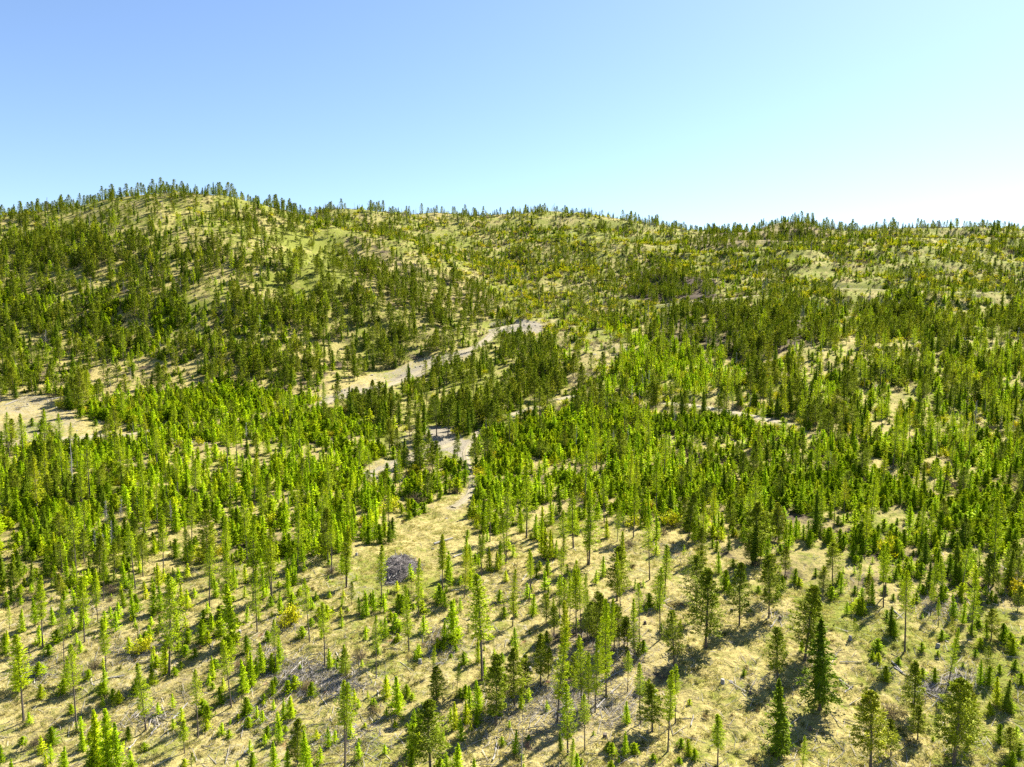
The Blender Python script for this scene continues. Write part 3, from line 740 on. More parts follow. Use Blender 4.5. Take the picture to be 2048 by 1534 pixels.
# ------------------------------------------------------------------ hand-surveyed trees (photo pixels of enlarged regions)
REG = dict(A=(0, 1034, 2.9257), B=(650, 1034, 2.9257), C=(1348, 1034, 2.9257), D=(0, 760, 2.9257), E=(600, 760, 2.9257), F=(1300, 760, 2.738), W=(0, 0, 1.0))
T_ = {'L': 'larch_tree', 'Y': 'young_larch', 'P': 'pine_tree', 'F': 'fir_tree', 'f': 'young_fir', 'S': 'yellow_shrub', 'B': 'bare_shrub', 'D': 'dead_tree'}
HAND = """
A L 57 660 520|A L 250 775 345|A L 378 915 490|A L 453 400 -60|A L 575 640 320|A L 605 500 190|A L 625 950 590|A L 793 425 40|A L 957 345 -10|A L 1105 330 30|A L 1320 400 -5|A L 1225 545 160|A L 1592 490 60
A L 1740 300 -80|A L 1940 335 10|A L 2028 415 50|A L 1505 675 290|A L 1812 745 350|A L 990 945 330|A Y 1360 745 385 w|A L 1355 1130 700|A L 1615 930 600|A L 1900 890 500|A L 140 1200 680 w|A L 450 1260 740|A L 1160 1305 900
A L 855 1250 850 w|A L 2020 1475 960|A Y 780 600 450|A Y 895 570 390|A Y 1060 540 390|A Y 1240 680 560|A Y 880 740 630|A Y 760 800 700|A Y 470 810 720|A Y 570 1480 1130|A Y 640 1500 1120|A Y 690 1500 1200|A L 1080 1400 1180 w
A Y 1605 1480 1310|A Y 1685 1480 1350|A Y 1660 1205 1060|A Y 1705 1195 1050|A P 1740 1470 1190|A P 1120 1490 1380|A Y 1470 990 790|A Y 1430 1035 830|A Y 1245 965 810|A Y 1640 875 690|A f 610 1050 960|A f 240 1080 975|A f 695 1090 1010
A f 30 800 680|A Y 45 760 660|A Y 500 640 540|A Y 650 600 520|A Y 310 640 520|A Y 210 640 470|A S 840 800 700|A f 540 1480 1340|A Y 10 1460 1330|A Y 370 1470 1370|A f 1290 700 600|A S 1700 640 520|A Y 1690 470 330|A Y 1720 400 290
A Y 940 560 400|A Y 1010 450 350|A f 800 560 450|A f 730 310 220|A Y 545 210 140|A f 1100 740 650|A f 1180 740 600|A f 1040 800 730|A f 915 880 810|A f 1025 930 870|A f 1060 900 840|A f 1215 1190 1100|A f 750 1310 1220|A Y 1450 900 760|A Y 1500 960 820
A f 1600 1050 950|A f 1440 1160 1050|A f 1560 1310 1220|A f 1460 1260 1220|A f 1340 1290 1240|A f 1210 1250 1180|A Y 1010 1120 1030|A Y 925 1170 1080|A B 220 1340 1280|A B 650 490 460|A B 470 465 430|A D 1940 335 230
B L 330 530 170|B L 127 415 60|B P 157 515 375|B L 545 605 240|B L 685 445 110|B Y 725 375 200|B L 815 480 160|B L 918 350 100|B L 1057 280 -60|B L 1097 645 300|B L 492 795 390|B L 300 955 580|B L 922 975 340 w|B Y 750 740 480 w|B Y 700 740 600
B Y 1215 585 450|B P 1708 500 170 w|B L 1535 290 -50|B L 1900 375 0|B L 1985 500 160|B P 1945 510 340|B L 1195 500 200|B L 1205 440 190|B Y 965 330 170|B Y 1010 320 200|B Y 1025 300 140|B Y 830 260 110|B Y 1265 230 80|B Y 1290 240 60|B Y 1330 230 100
B Y 1100 240 160|B Y 900 300 210|B Y 880 250 200|B Y 1295 350 270|B Y 505 375 270|B Y 1350 240 130|B Y 1240 130 50|B Y 1060 390 310
B L 1290 615 440|B L 1340 700 470|B L 1400 720 360|B L 1430 690 380|B L 1470 700 300|B L 1500 720 300|B P 1530 760 500|B P 1560 725 540|B P 1600 780 440|B L 1640 850 500|B L 1662 890 480|B P 1690 800 520|B P 1722 780 530|B P 1750 765 580|B P 1390 845 690
B L 1370 600 350|B L 1450 480 280|B L 1480 560 250|B L 1420 560 320|B L 1520 600 330|B P 1300 640 450|B P 1340 700 520|B Y 1410 700 560|B P 1570 640 500|B P 1625 700 520|B P 1680 720 560|B L 1540 640 420|B L 1385 470 180|B L 1395 290 100
B L 1500 1135 690|B L 1540 1110 800|B L 1580 1155 700|B L 1620 960 780|B L 1450 1110 900|B P 1470 980 800|B P 1260 985 690|B P 1305 960 760|B L 1840 745 380|B L 1808 855 480|B P 1770 760 590|B P 1590 600 430|B P 1600 560 440
B P 1000 1245 800|B P 1110 1120 780|B P 1170 1035 800|B Y 1115 790 640|B P 655 1095 880 w|B P 617 1480 1070 w|B f 520 1395 1210|B Y 540 1340 1220|B L 118 1495 960|B P 125 960 770|B Y 430 1145 930 w|B Y 360 1065 930|B Y 550 840 740|B L 630 930 750|B L 770 1060 850
B Y 760 1260 1080|B Y 800 1320 1170|B Y 825 1220 1070|B Y 905 1090 990|B Y 897 865 700|B L 1420 1400 980 w|B L 1520 1390 1040|B P 1915 1265 970 w|B L 1845 1210 850|B L 2005 1400 900|B Y 1110 1380 1240|B F 1380 1385 1250|B L 1440 1500 1290 w|B Y 770 1500 1320 w
B Y 715 1490 1370|B D 1150 1463 1230|B P 1870 840 810|B P 1835 840 730|B f 1300 740 660|B F 1310 460 390|B F 1210 450 400|B f 1050 600 520|B f 820 1060 980|B f 790 1060 1000|B f 290 1130 1065|B Y 175 1100 1000|B Y 250 1060 1010|B Y 200 1120 1060|B Y 500 1280 1200
B Y 60 1330 1240|B Y 690 1320 1240|B f 230 1250 1200|B f 200 1340 1290|B f 425 740 680|B Y 545 830 740|B Y 430 540 440|B Y 700 530 440|B Y 240 720 640|B Y 790 560 470|B Y 990 830 760|B f 1035 850 790|B f 440 680 630|B Y 660 780 700|B f 695 780 700|B P 840 680 620
B P 1765 900 760|B f 1190 1320 1270|B f 1660 1380 1310|B f 1570 1300 1250|B f 1920 1440 1380|B Y 1720 1463 1420|B f 1810 1400 1320|B Y 1890 1010 940|B L 1770 1030 790|B D 1705 850 700|B D 1260 960 760|B D 1320 1010 850|B f 1500 1470 1420
C P 135 590 230|C P 185 775 300 w|C P 382 645 270|C P 555 600 230|C f 300 430 310|C Y 260 330 200|C L 60 265 160|C Y 140 250 190|C L 20 840 590|C L 8 1220 860|C P 765 840 390 w|C P 820 790 480|C F 855 1145 590 w|C P 605 980 650|C P 565 915 840|C Y 1012 575 490
C f 1100 575 470|C Y 1095 520 410|C P 1065 705 590|C F 1268 690 520|C f 1290 715 600|C L 1350 795 310|C L 1225 540 160|C f 1240 970 870|C f 1160 850 780|C f 1195 850 790|C f 1525 985 880|C P 1400 1190 850|C L 1605 1000 640|C Y 1635 600 450|C Y 1685 640 480|C P 1625 690 580
C L 1740 690 300|C P 1855 725 540|C P 1830 900 750|C Y 1790 995 830|C Y 1890 1110 930|C F 1935 1150 940|C P 1635 1470 940 w|C P 1715 1350 980|C P 1150 1480 1030 w|C P 1270 1400 1180|C P 1425 1310 1100|C F 620 1400 950 w|C L 255 1480 1150 w|C L 750 1490 1270|C f 90 1410 1300
C f 40 1370 1290|C f 1905 1335 1210|C P 1962 1410 1230|C f 1975 1480 1370|C f 2020 1395 1310|C f 1925 745 620|C f 1985 805 710|C f 1990 905 830|C f 2030 995 910|C f 1905 935 860|C f 1840 985 870|C f 1965 1155 1060|C f 1850 1170 1080|C L 1500 590 390|C L 1545 655 470|C L 1515 500 240
C P 870 460 290|C P 650 340 170|C f 605 490 400|C f 635 430 340|C f 705 390 300|C f 735 410 350|C Y 975 450 330|C F 460 280 40|C P 1895 480 330|C L 1785 290 180|C P 2010 550 400|C f 1760 835 770|C f 1780 640 570|C f 1740 690 620|C f 1850 620 570|C f 90 1110 1060|C Y 1830 720 600
C f 1450 960 880|C f 30 1470 1400|C f 120 1430 1350|C P 1120 1100 990|C P 565 1480 1400|C f 2040 740 690|C f 1245 600 540|C Y 2000 1330 1220|C P 1140 490 330|C f 320 460 390|C f 490 450 400|C f 345 300 240|C P 90 130 -60|C P 160 260 60|C f 1690 900 850|C f 1450 790 730
D D 425 620 345|D D 655 1010 820|D D 625 860 700|D D 710 830 690|D D 1000 850 700|D D 810 800 680|D D 95 500 430|D D 780 310 240|D L 1590 1280 890|D L 140 700 560|D L 460 560 340|D F 260 900 760|D F 155 700 560|D F 45 780 560
E L 410 610 380|E L 585 650 400|E L 803 650 400|E L 175 720 430|E P 1105 520 280|E L 1325 930 480|E L 1665 760 340|E L 1690 1090 690 w|E L 1600 985 640 w|E L 1205 1080 590|E L 1112 955 640|E L 1780 840 540|E L 1855 950 690|E L 1950 930 600|E L 1785 540 280|E P 1870 490 280
E L 835 1245 900|E P 525 420 230|E P 640 330 180|E P 800 330 90|E P 865 330 110|E F 690 390 180|E F 460 220 90|E F 1290 230 70|E P 1550 420 290|E L 270 1215 880|E L 185 1130 820|E Y 865 1165 1030|E F 1030 300 230|E D 1615 420 250|E L 1540 1090 760|E L 1060 1150 880|E f 640 820 760
E F 1550 330 230|E S 640 560 520|E S 910 320 275|E S 1180 400 340|E S 280 810 760|E B 680 740 660|E L 1010 1200 960|E F 520 960 820|E F 540 940 800|E f 470 960 840|E f 400 960 850
F P 575 1005 670 w|F P 210 875 610|F P 705 885 670|F P 685 880 680|F L 285 970 690|F L 1290 1190 890 w|F P 650 1200 950|F L 1540 910 680|F F 1130 250 90|F F 1390 240 130|F L 1330 480 180|F L 1550 640 430|F L 155 520 340|F L 715 600 470|F F 905 860 600|F F 1470 500 370|F P 280 1190 940
F L 1180 900 690|F L 1130 1200 1000|F L 1600 1205 960|F L 1480 930 670|F L 940 800 560|F L 1060 780 540|F L 1640 540 330|F P 1160 560 350|F L 790 560 380|F F 1240 640 520|F f 1110 980 880|F f 1520 990 900|F P 1850 1180 950|F L 1700 1180 880
W P 262 392 360|W F 426 392 364|W P 322 396 372|W P 345 398 374|W P 376 396 372|W F 410 394 376|W P 395 392 372|W P 205 402 372|W P 224 400 368|W P 240 398 374|W D 95 425 394|W D 148 418 396|W P 110 424 400|W P 130 420 398|W P 168 412 390|W P 180 410 388|W P 300 394 370|W P 475 405 384|W P 516 412 392
W P 742 424 400|W P 766 424 400|W D 757 424 402|W P 630 424 404|W P 690 424 406|W P 808 426 404|W P 818 426 404|W P 843 428 406|W P 874 430 410|W P 966 434 412|W P 1050 428 410|W P 1090 428 406|W F 1075 428 410|W P 1130 430 410|W P 1262 446 422|W P 1270 448 424|W P 1298 452 430|W D 1322 458 432|W P 1405 460 438
W P 1506 456 430|W P 1533 452 424|W P 1590 442 420|W P 1608 440 420|W P 1637 444 418|W P 1647 452 430|W F 1692 458 432|W P 1670 456 440|W P 1740 456 436|W P 1768 454 426|W P 1820 456 432|W P 1843 458 438|W F 1900 462 438|W P 1940 466 442|W F 1985 468 440|W F 1995 468 440|W P 2015 470 446
"""
inst = dict((k, []) for k in KINDS)      # kind -> list of (x, y, z, h, wide, hand)
ent = [e.split() for line in HAND.strip().split('\n') for e in line.split('|') if e.strip()]
hk, hu, hv, ht, hw_ = [], [], [], [], []
for e in ent:
    ox, oy, s_ = REG[e[0]]
    hk.append(T_[e[1]]); hu.append(ox + float(e[2]) / s_); hv.append(oy + float(e[3]) / s_); ht.append(oy + float(e[4]) / s_); hw_.append(len(e) > 5)
hx, hy, hz, ok = cast(hu, hv)
tt = (767.0 - np.array(ht)) / FPX
htop = hy * (tt * CP - SP) / (CP + tt * SP)
hh = htop - hz
for i in range(len(hk)):
    h_ = float(np.clip(hh[i], 1.0, 27.0))
    wd = 1.18 if hw_[i] else 1.0
    inst[hk[i]].append((hx[i], hy[i], hz[i], h_, wd, True))
HP = np.stack([hx, hy], 1)

# ------------------------------------------------------------------ scattered growth
CS = 2.2
gx = np.arange(-1000, 1000, CS); gy = np.arange(84, 1090, CS)
CX, CY = np.meshgrid(gx, gy)
CX = (CX + rng.uniform(-.5, .5, CX.shape) * CS).ravel(); CY = (CY + rng.uniform(-.5, .5, CY.shape) * CS).ravel()
keep = np.abs(CX) < .80 * CY + 25
CX, CY = CX[keep], CY[keep]
CZ = hgt(CX, CY)
zi = zone_of(CX, CY, CZ)
td = bil(TD, CX, CY, HX0, HY0, HS)
cl1 = fbm(CX, CY, 30, 2, 3); cl2 = fbm(CX, CY, 11, 5, 2)
cm = np.clip(((cl1 - .5) * 2.4 + (cl2 - .5) * 1.6) + .5, 0, 1) * 2
cm = 1 + (cm - 1) * ZI_C[zi]
D = ZI_D[zi] * CS * CS * 1e-4 * cm[:, None]
tot0 = ZI_D[zi].sum(1)
# species drift: patches where one kind prevails
for k in range(8):
    D[:, k] *= np.clip(1 + 2.6 * (fbm(CX, CY, 26, (k * 3) % 8, 2) - .5), .25, 2.2)
dense = (tot0 > 300)
for k, f_ in ((0, .7), (1, .8), (2, .72), (3, .72), (4, 1.0)):
    D[:, k] *= np.where(dense, f_, 1.0)
D[:, 5] *= 1.1; D[:, 7] *= .8
cum = np.cumsum(D, 1); tot = cum[:, -1]
cum = cum / np.maximum(1, tot)[:, None]
u_ = rng.random(len(CX))
pick = (u_[:, None] > cum).sum(1)
td2 = np.minimum(bil(TD, CX, CY + 5, HX0, HY0, HS), bil(TD, CX, CY + 10, HX0, HY0, HS))
sel = (pick < 8) & (td > 1.5) & ((td2 > 1.3) | (rng.random(len(CX)) < .22) | (CY < 300))
HR = dict(larch_tree=(11, 20), young_larch=(2.4, 9.2), pine_tree=(8.0, 15), fir_tree=(7, 13.5), young_fir=(1.6, 6.2), yellow_shrub=(1.8, 4.4), bare_shrub=(1.4, 2.8), dead_tree=(5, 11))
for k, kind in enumerate(KINDS):
    m_ = sel & (pick == k)
    x, y, z, zz_ = CX[m_], CY[m_], CZ[m_], zi[m_]
    lo, hi = HR[kind]
    h = lo + (hi - lo) * (rng.beta(1.3, 2.0, len(x)) if kind in ('young_fir', 'young_larch') else rng.beta(1.6, 2.0, len(x))) * (.8 + .5 * fbm(x, y, 24, 5, 2))
    fg = (y < 172)
    if kind in ('young_fir', 'young_larch'):
        h = np.where(fg, h * rng.uniform(.25, .82, len(x)), np.where(y > 560, h * .75, h))
    if kind in ('pine_tree', 'fir_tree'):
        h = np.where(y > 560, h * .8, h)
    if kind in ('pine_tree', 'fir_tree'):
        h = np.where(ZI_D[zz_, 4] > 350, h * .68, h)
    if kind == 'pine_tree':
        h = np.where(y > 600, h * rng.choice([.6, .8, .95, 1.25], len(x)), h)
    # keep a little room round the hand-placed trees of the foreground
    good = np.ones(len(x), bool)
    if kind in ('larch_tree', 'pine_tree', 'fir_tree'):
        for q in range(0, len(HP)):
            if HP[q, 1] < 260: good &= (np.hypot(x - HP[q, 0], y - HP[q, 1]) > 3.0)
    for i in np.nonzero(good)[0]:
        inst[kind].append((x[i], y[i], z[i], h[i], 1.0, False))

# ------------------------------------------------------------------ split: the largest in view become things of their own
def in_view(x, y, z, h):
    u, v = to_pix(x, y, z); u2, v2 = to_pix(x, y, z + h)
    ok = (u > -15) & (u < 2063) & (v2 < 1534) & (v > 200)
    vis = np.ones(len(x), bool)
    for f in np.linspace(.1, .985, 60):
        vis &= (z + h * .7) * f > hgt(x * f, y * f) - .2
    return ok & vis, (v - v2)
ANCH = [
    (790, 1130, 'beside the brush pile'), (885, 1085, 'by the pale log on the bare ground'), (700, 1110, 'at the dark hedge-like edge of young firs'),
    (930, 1010, 'where the grassy track leaves the bare ground'), (940, 900, 'along the narrow track up the gully'), (880, 890, 'near the grey gravel bank'),
    (1000, 650, 'at the upper bend of the dirt road'), (800, 765, 'along the pale dirt road on the slope'), (680, 800, 'at the lower end of the pale dirt road'),
    (80, 840, 'round the pale clearing at the left edge'), (250, 870, 'at the short track right of the left clearing'), (380, 885, 'above the short track in the young stand'),
    (100, 950, 'below the left clearing'), (340, 1020, 'among the grey snags left of centre'), (560, 960, 'in the dense young stand left of centre'),
    (60, 1120, 'in the thick stand on the left edge'), (200, 1130, 'in the open wood mid left'), (420, 1130, 'on the upper edge of the left clear-cut'),
    (560, 1150, 'left of the dark hedge-like firs'), (60, 1280, 'on the left edge of the clear-cut'), (220, 1260, 'in the left part of the clear-cut'),
    (400, 1270, 'in the middle of the left clear-cut'), (600, 1300, 'on the slash-covered clear-cut left of centre'), (640, 1420, 'beside the grey slash heaps'),
    (100, 1450, 'in the bottom left corner'), (270, 1460, 'at the bottom edge, left quarter'), (430, 1450, 'at the bottom edge between the left corner and the slash'),
    (780, 1290, 'below the brush pile'), (850, 1440, 'at the bottom edge left of centre'), (1000, 1440, 'at the bottom edge in the middle'),
    (965, 1300, 'round the great slender larch in the centre'), (1060, 1120, 'in the larch thicket on the knoll'), (1000, 1030, 'where the right young stand meets the track'),
    (1180, 1140, 'above the crowded clump of trunks'), (1140, 1260, 'in the left half of the crowded clump'), (1220, 1260, 'in the right half of the crowded clump'),
    (1180, 1380, 'at the foot of the crowded clump'), (1160, 1480, 'at the bottom edge under the crowded clump'), (1240, 1170, 'round the lone dark pine right of centre'),
    (1310, 1290, 'on the pale grass right of the clump'), (1320, 1470, 'at the bottom edge right of the clump'), (1330, 1080, 'on the stony crest right of centre'),
    (1440, 1240, 'among the spaced pines on pale grass'), (1540, 1220, 'between the two rows of spaced pines'), (1640, 1340, 'round the largest dark fir on pale grass'),
    (1560, 1480, 'at the bottom edge, right of centre'), (1730, 1230, 'on the mossy green patch at right'), (1810, 1280, 'round the tall leaning larch at right'),
    (1920, 1280, 'in the right-hand clear-cut'), (2010, 1340, 'on the right edge of the clear-cut'), (1760, 1480, 'at the bottom edge, right quarter'), (1950, 1470, 'in the bottom right corner'),
    (1150, 960, 'in the bright thicket right of the track'), (1300, 960, 'in the dense stand right of centre'), (1480, 1000, 'in the middle of the right young stand'),
    (1400, 1060, 'on the lower edge of the right young stand'), (1600, 1110, 'on the sloping lower edge of the right stand'), (1700, 1040, 'by the narrow gap in the right stand'),
    (1850, 1080, 'in the thick stand at right'), (2000, 1100, 'in the thick stand on the right edge'), (1800, 930, 'in the patchy wood at right'), (1960, 900, 'on the stony strip at right edge'),
    (1450, 900, 'in the brown brushy hollow'), (1430, 790, 'along the dirt road at right'), (1300, 740, 'in the bright larch patch on the far slope'), (1080, 740, 'on the knoll above the gully'),
    (980, 780, 'in the dark grove on the knoll'), (850, 830, 'on the open side of the knoll'), (1160, 840, 'above the gully track'), (1650, 790, 'on the lower right hillside'), (1900, 760, 'far out on the right hillside'),
    (1420, 660, 'in the dark belt across the right hillside'), (1700, 640, 'in the middle of the right hillside'), (1950, 620, 'high on the right edge'), (1350, 580, 'in the dark clump below the ridge'),
    (880, 580, 'on the dense spur'), (620, 700, 'low on the left hill'), (450, 700, 'on the lower middle of the left hill'), (250, 720, 'on the lower left hill'), (80, 700, 'on the left hill at the frame edge'),
    (400, 560, 'on the middle of the left hill'), (180, 540, 'on the upper left hill'), (640, 540, 'on the grassy flank of the left hill'), (330, 420, 'near the dome of the left hill'), (260, 385, 'on the skyline of the left dome'), (130, 410, 'on the skyline at left'),
    (500, 405, 'on the skyline right of the dome'), (740, 415, 'on the skyline over the saddle'), (1060, 415, 'on the middle of the skyline'), (1290, 440, 'on the dip of the skyline'), (1600, 435, 'on the rocky knob of the skyline'), (1850, 445, 'on the right skyline'), (2000, 455, 'at the right end of the skyline'),
    (1000, 520, 'in the grassy bowl under the ridge'), (1200, 600, 'in the open bowl above the road'), (1650, 520, 'high on the right hillside'), (1900, 520, 'on the upper right slope'),
]
AU = np.array([[a[0], a[1]] for a in ANCH], float)
ORD = ['', 'second', 'third', 'fourth', 'fifth', 'sixth', 'seventh', 'eighth', 'ninth', 'tenth', 'eleventh', 'twelfth', 'thirteenth', 'fourteenth', 'fifteenth', 'sixteenth', 'seventeenth', 'eighteenth', 'nineteenth', 'twentieth',
       'twenty-first', 'twenty-second', 'twenty-third', 'twenty-fourth', 'twenty-fifth', 'twenty-sixth', 'twenty-seventh', 'twenty-eighth', 'twenty-ninth', 'thirtieth'] 
TXT = dict(larch_tree=('larch', 'larches', 'tree', 'larches with bare lower trunks'), young_larch=('bright young larch', 'young larches', 'young tree', 'young bright green larches'),
           pine_tree=('pine', 'pines', 'tree', 'dark bushy pines'), fir_tree=('full-crowned fir', 'firs', 'tree', 'dark full-crowned firs'), young_fir=('young green fir', 'young firs', 'young tree', 'young firs branched to the ground'),
           yellow_shrub=('yellow shrub', 'yellow shrubs', 'shrub', 'round yellow-leaved shrubs'), bare_shrub=('leafless brown shrub', 'leafless shrubs', 'shrub', 'leafless brown shrubs'), dead_tree=('grey dead tree', 'dead trees', 'dead tree', 'grey dead standing trees'))
LIMIT = dict(larch_tree=300, young_larch=300, pine_tree=300, fir_tree=300, young_fir=300, yellow_shrub=300, bare_shrub=170, dead_tree=240)
STUFF = dict(larch_tree='distant_larch_woods', young_larch='young_larch_woods', pine_tree='distant_pine_woods', fir_tree='distant_fir_woods', young_fir='young_fir_woods', yellow_shrub='yellow_shrubbery', bare_shrub='bare_shrubbery', dead_tree='dead_tree_woods')

hidden = bpy.data.collections.new('far_tree_shapes')       # source shapes for the far woods, not linked to the scene
def scatter_stuff(name, P, rot, scl, wid, meshes, label):
    """one stuff object: points carrying instances of the far shapes"""
    c = bpy.data.collections.new(name + '_shapes')
    for i, me in enumerate(meshes):
        c.objects.link(bpy.data.objects.new('shape_%02d' % i, me))
    me = bpy.data.meshes.new(name); nP = len(P)
    me.vertices.add(nP); me.vertices.foreach_set('co', np.asarray(P, np.float32).ravel())
    a = me.attributes.new('rot', 'FLOAT_VECTOR', 'POINT'); a.data.foreach_set('vector', np.asarray(rot, np.float32).ravel())
    a = me.attributes.new('scl', 'FLOAT_VECTOR', 'POINT'); a.data.foreach_set('vector', np.stack([wid, wid * rng.uniform(.9, 1.1, nP), scl], 1).astype(np.float32).ravel())
    a = me.attributes.new('pick', 'INT', 'POINT'); a.data.foreach_set('value', rng.integers(0, len(meshes), nP).astype(np.int32))
    for m2 in meshes[0].materials: me.materials.append(m2)
    o = obj(name, me, kind='stuff', label=label)
    g = bpy.data.node_groups.new(name, 'GeometryNodeTree')
    g.interface.new_socket('Geometry', in_out='INPUT', socket_type='NodeSocketGeometry')
    g.interface.new_socket('Geometry', in_out='OUTPUT', socket_type='NodeSocketGeometry')
    N, L = g.nodes.new, g.links.new
    gi = N('NodeGroupInput'); go = N('NodeGroupOutput')
    ci = N('GeometryNodeCollectionInfo'); ci.inputs['Collection'].default_value = c
    ci.inputs['Separate Children'].default_value = True; ci.inputs['Reset Children'].default_value = True
    iop = N('GeometryNodeInstanceOnPoints'); iop.inputs['Pick Instance'].default_value = True
    def na(nm, ty):
        q = N('GeometryNodeInputNamedAttribute'); q.data_type = ty; q.inputs['Name'].default_value = nm
        return next(s for s in q.outputs if s.enabled and s.name == 'Attribute')
    L(gi.outputs[0], iop.inputs['Points']); L(ci.outputs[0], iop.inputs['Instance'])
    L(na('pick', 'INT'), iop.inputs['Instance Index'])
    e2r = N('FunctionNodeEulerToRotation'); L(na('rot', 'FLOAT_VECTOR'), e2r.inputs[0]); L(e2r.outputs[0], iop.inputs['Rotation'])
    L(na('scl', 'FLOAT_VECTOR'), iop.inputs['Scale'])
    L(iop.outputs[0], go.inputs[0])
    md = o.modifiers.new('scatter', 'NODES'); md.node_group = g
    return o

def size_word(kind, h):
    lo, hi = {'larch_tree': (13, 18), 'young_larch': (3.5, 6.5), 'pine_tree': (8, 13), 'fir_tree': (8, 13), 'young_fir': (2.8, 5)}.get(kind, (0, 99))
    return 'small ' if h < lo else ('tall ' if h > hi else '')

counts = {}
for kind in KINDS:
    A_ = np.array([[q[0], q[1], q[2], q[3], q[4], float(q[5])] for q in inst[kind]])
    ok, px = in_view(*A_[:, :4].T)
    score = np.where(ok, px, -1) + A_[:, 5] * ok * 5
    order = np.argsort(-score)
    nmax = LIMIT[kind]
    ind = [i for i in order[:nmax] if score[i] > 3]
    rest = np.array(sorted(set(range(len(A_))) - set(ind)), int)
    counts[kind] = (len(ind), len(rest))
    pr = PROTO[kind]
    # labels
    us, vs = to_pix(A_[:, 0], A_[:, 1], A_[:, 2])
    groups = {}
    for i in ind:
        d = ((AU[:, 0] - us[i]) ** 2 + ((AU[:, 1] - vs[i]) * 1.6) ** 2)
        sw = size_word(kind, A_[i, 3])
        groups.setdefault((int(np.argmin(d)), sw), []).append(i)
    lab = {}
    for (an, sw), L_ in groups.items():
        L_.sort(key=lambda i: us[i]); m_ = len(L_); nm, pl, _, _ = TXT[kind]
        for r_, i in enumerate(L_):
            ph = ANCH[an][2]
            if m_ == 1: t_ = f'{sw}{nm} {ph}'
            elif r_ == 0: t_ = f'{sw}{nm}, leftmost {ph}'
            elif r_ == m_ - 1: t_ = f'{sw}{nm}, rightmost {ph}'
            elif r_ < len(ORD): t_ = f'{sw}{nm}, {ORD[r_]} from left {ph}'
            else: t_ = f'{sw}{nm}, {ORD[min(m_ - 1 - r_, len(ORD) - 1)]} from right {ph}'
            if len(t_.split()) > 16: t_ = t_.replace(' on the', ' of', 1) if len(t_.replace(' on the', ' of', 1).split()) <= 16 else t_.replace('bright ', '').replace('young green ', 'green ')
            if len(t_.split()) > 15: t_ = t_.replace('young green fir', 'young fir').replace('bright young larch', 'young larch').replace(' from left', ' along')
            lab[i] = t_
    nmn, _, cat, grp = TXT[kind]
    roots = []
    for c_, i in enumerate(ind):
        x, y, z, h, wd, _ = A_[i]
        root = bpy.data.objects.new(kind, None); COL.objects.link(root)
        root.empty_display_size = .5
        s_ = h / pr['H']; nv = len(pr['near'])
        # airy, bare-trunked variants come last in the list
        if kind == 'larch_tree' and wd > 1: vi = c_ % 3
        elif kind == 'pine_tree' and wd > 1: vi = c_ % 3
        else: vi = int(rng.integers(0, nv))
        ws = s_ * wd * rng.uniform(.85, 1.12)
        if kind == 'larch_tree' and wd == 1: ws *= .86
        if h < pr['H'] * .6: ws *= 1.12
        root.location = (x, y, z - .12)
        root.rotation_euler = (rng.normal(0, .035), rng.normal(0, .035), rng.uniform(0, 6.28))
        root.scale = (ws, ws * rng.uniform(.92, 1.08), s_)
        root['label'] = lab[i]; root['category'] = cat; root['group'] = grp
        tm, cm_ = pr['near'][vi]
        if kind in ('yellow_shrub', 'bare_shrub'): n1, n2 = 'stems', 'foliage'
        elif kind == 'dead_tree': n1, n2 = 'trunk', 'branches'
        else: n1, n2 = 'trunk', 'crown'
        obj(n1, tm, root); obj(n2, cm_, root)
    if len(rest):
        B = A_[rest]; nR = len(B)
        rot = np.stack([rng.normal(0, .04, nR), rng.normal(0, .04, nR), rng.uniform(0, 6.28, nR)], 1)
        s_ = B[:, 3] / pr['H']
        P = B[:, :3].copy(); P[:, 2] -= .15
        scatter_stuff(STUFF[kind], P, rot, s_, s_ * B[:, 4] * rng.uniform(1.0, 1.45, nR) * dict(young_fir=1.35, young_larch=1.25, pine_tree=.8, fir_tree=.9).get(kind, 1.0), pr['far'], f'distant {TXT[kind][1]} covering the slopes')
print('COUNTS', counts)

# ------------------------------------------------------------------ dry grass tufts on the near slope
def undergrowth():
    m1 = foliage_mat('undergrowth_leaves', (.10, .12, .02), (.17, .17, .035), (.20, .13, .06), .3, 0)
    ms = []
    for q in range(4):
        T, C = make_shrub(960 + q, q == 3, 1)
        ms.append(joined('undergrowth_shape', T, C, [M['bark'], m1]))
    nU = 42000
    y = np.sqrt(rng.uniform(90 ** 2, 960 ** 2, nU)); x = rng.uniform(-.8, .8, nU) * y; z = hgt(x, y)
    d = fbm(x, y, 13, 1, 2) * .6 + fbm(x, y, 45, 6, 2) * .4
    td_ = bil(TD, x, y, HX0, HY0, HS)
    zi_ = zone_of(x, y, z)
    kp = (rng.random(nU) < np.clip((d - .38) * 3.5, .04, 1)) & (td_ > 1.3) & (ZI_D[zi_].sum(1) > 40)
    x, y, z = x[kp], y[kp], z[kp]; k = len(x); s_ = rng.uniform(.16, .42, k) * np.clip(y / 400, .75, 1.25)
    scatter_stuff('undergrowth', np.stack([x, y, z - .05], 1), np.stack([np.zeros(k), np.zeros(k), rng.uniform(0, 6.28, k)], 1), s_, s_ * rng.uniform(1, 1.9, k), ms, 'low olive undergrowth dotting the hillsides')
undergrowth()

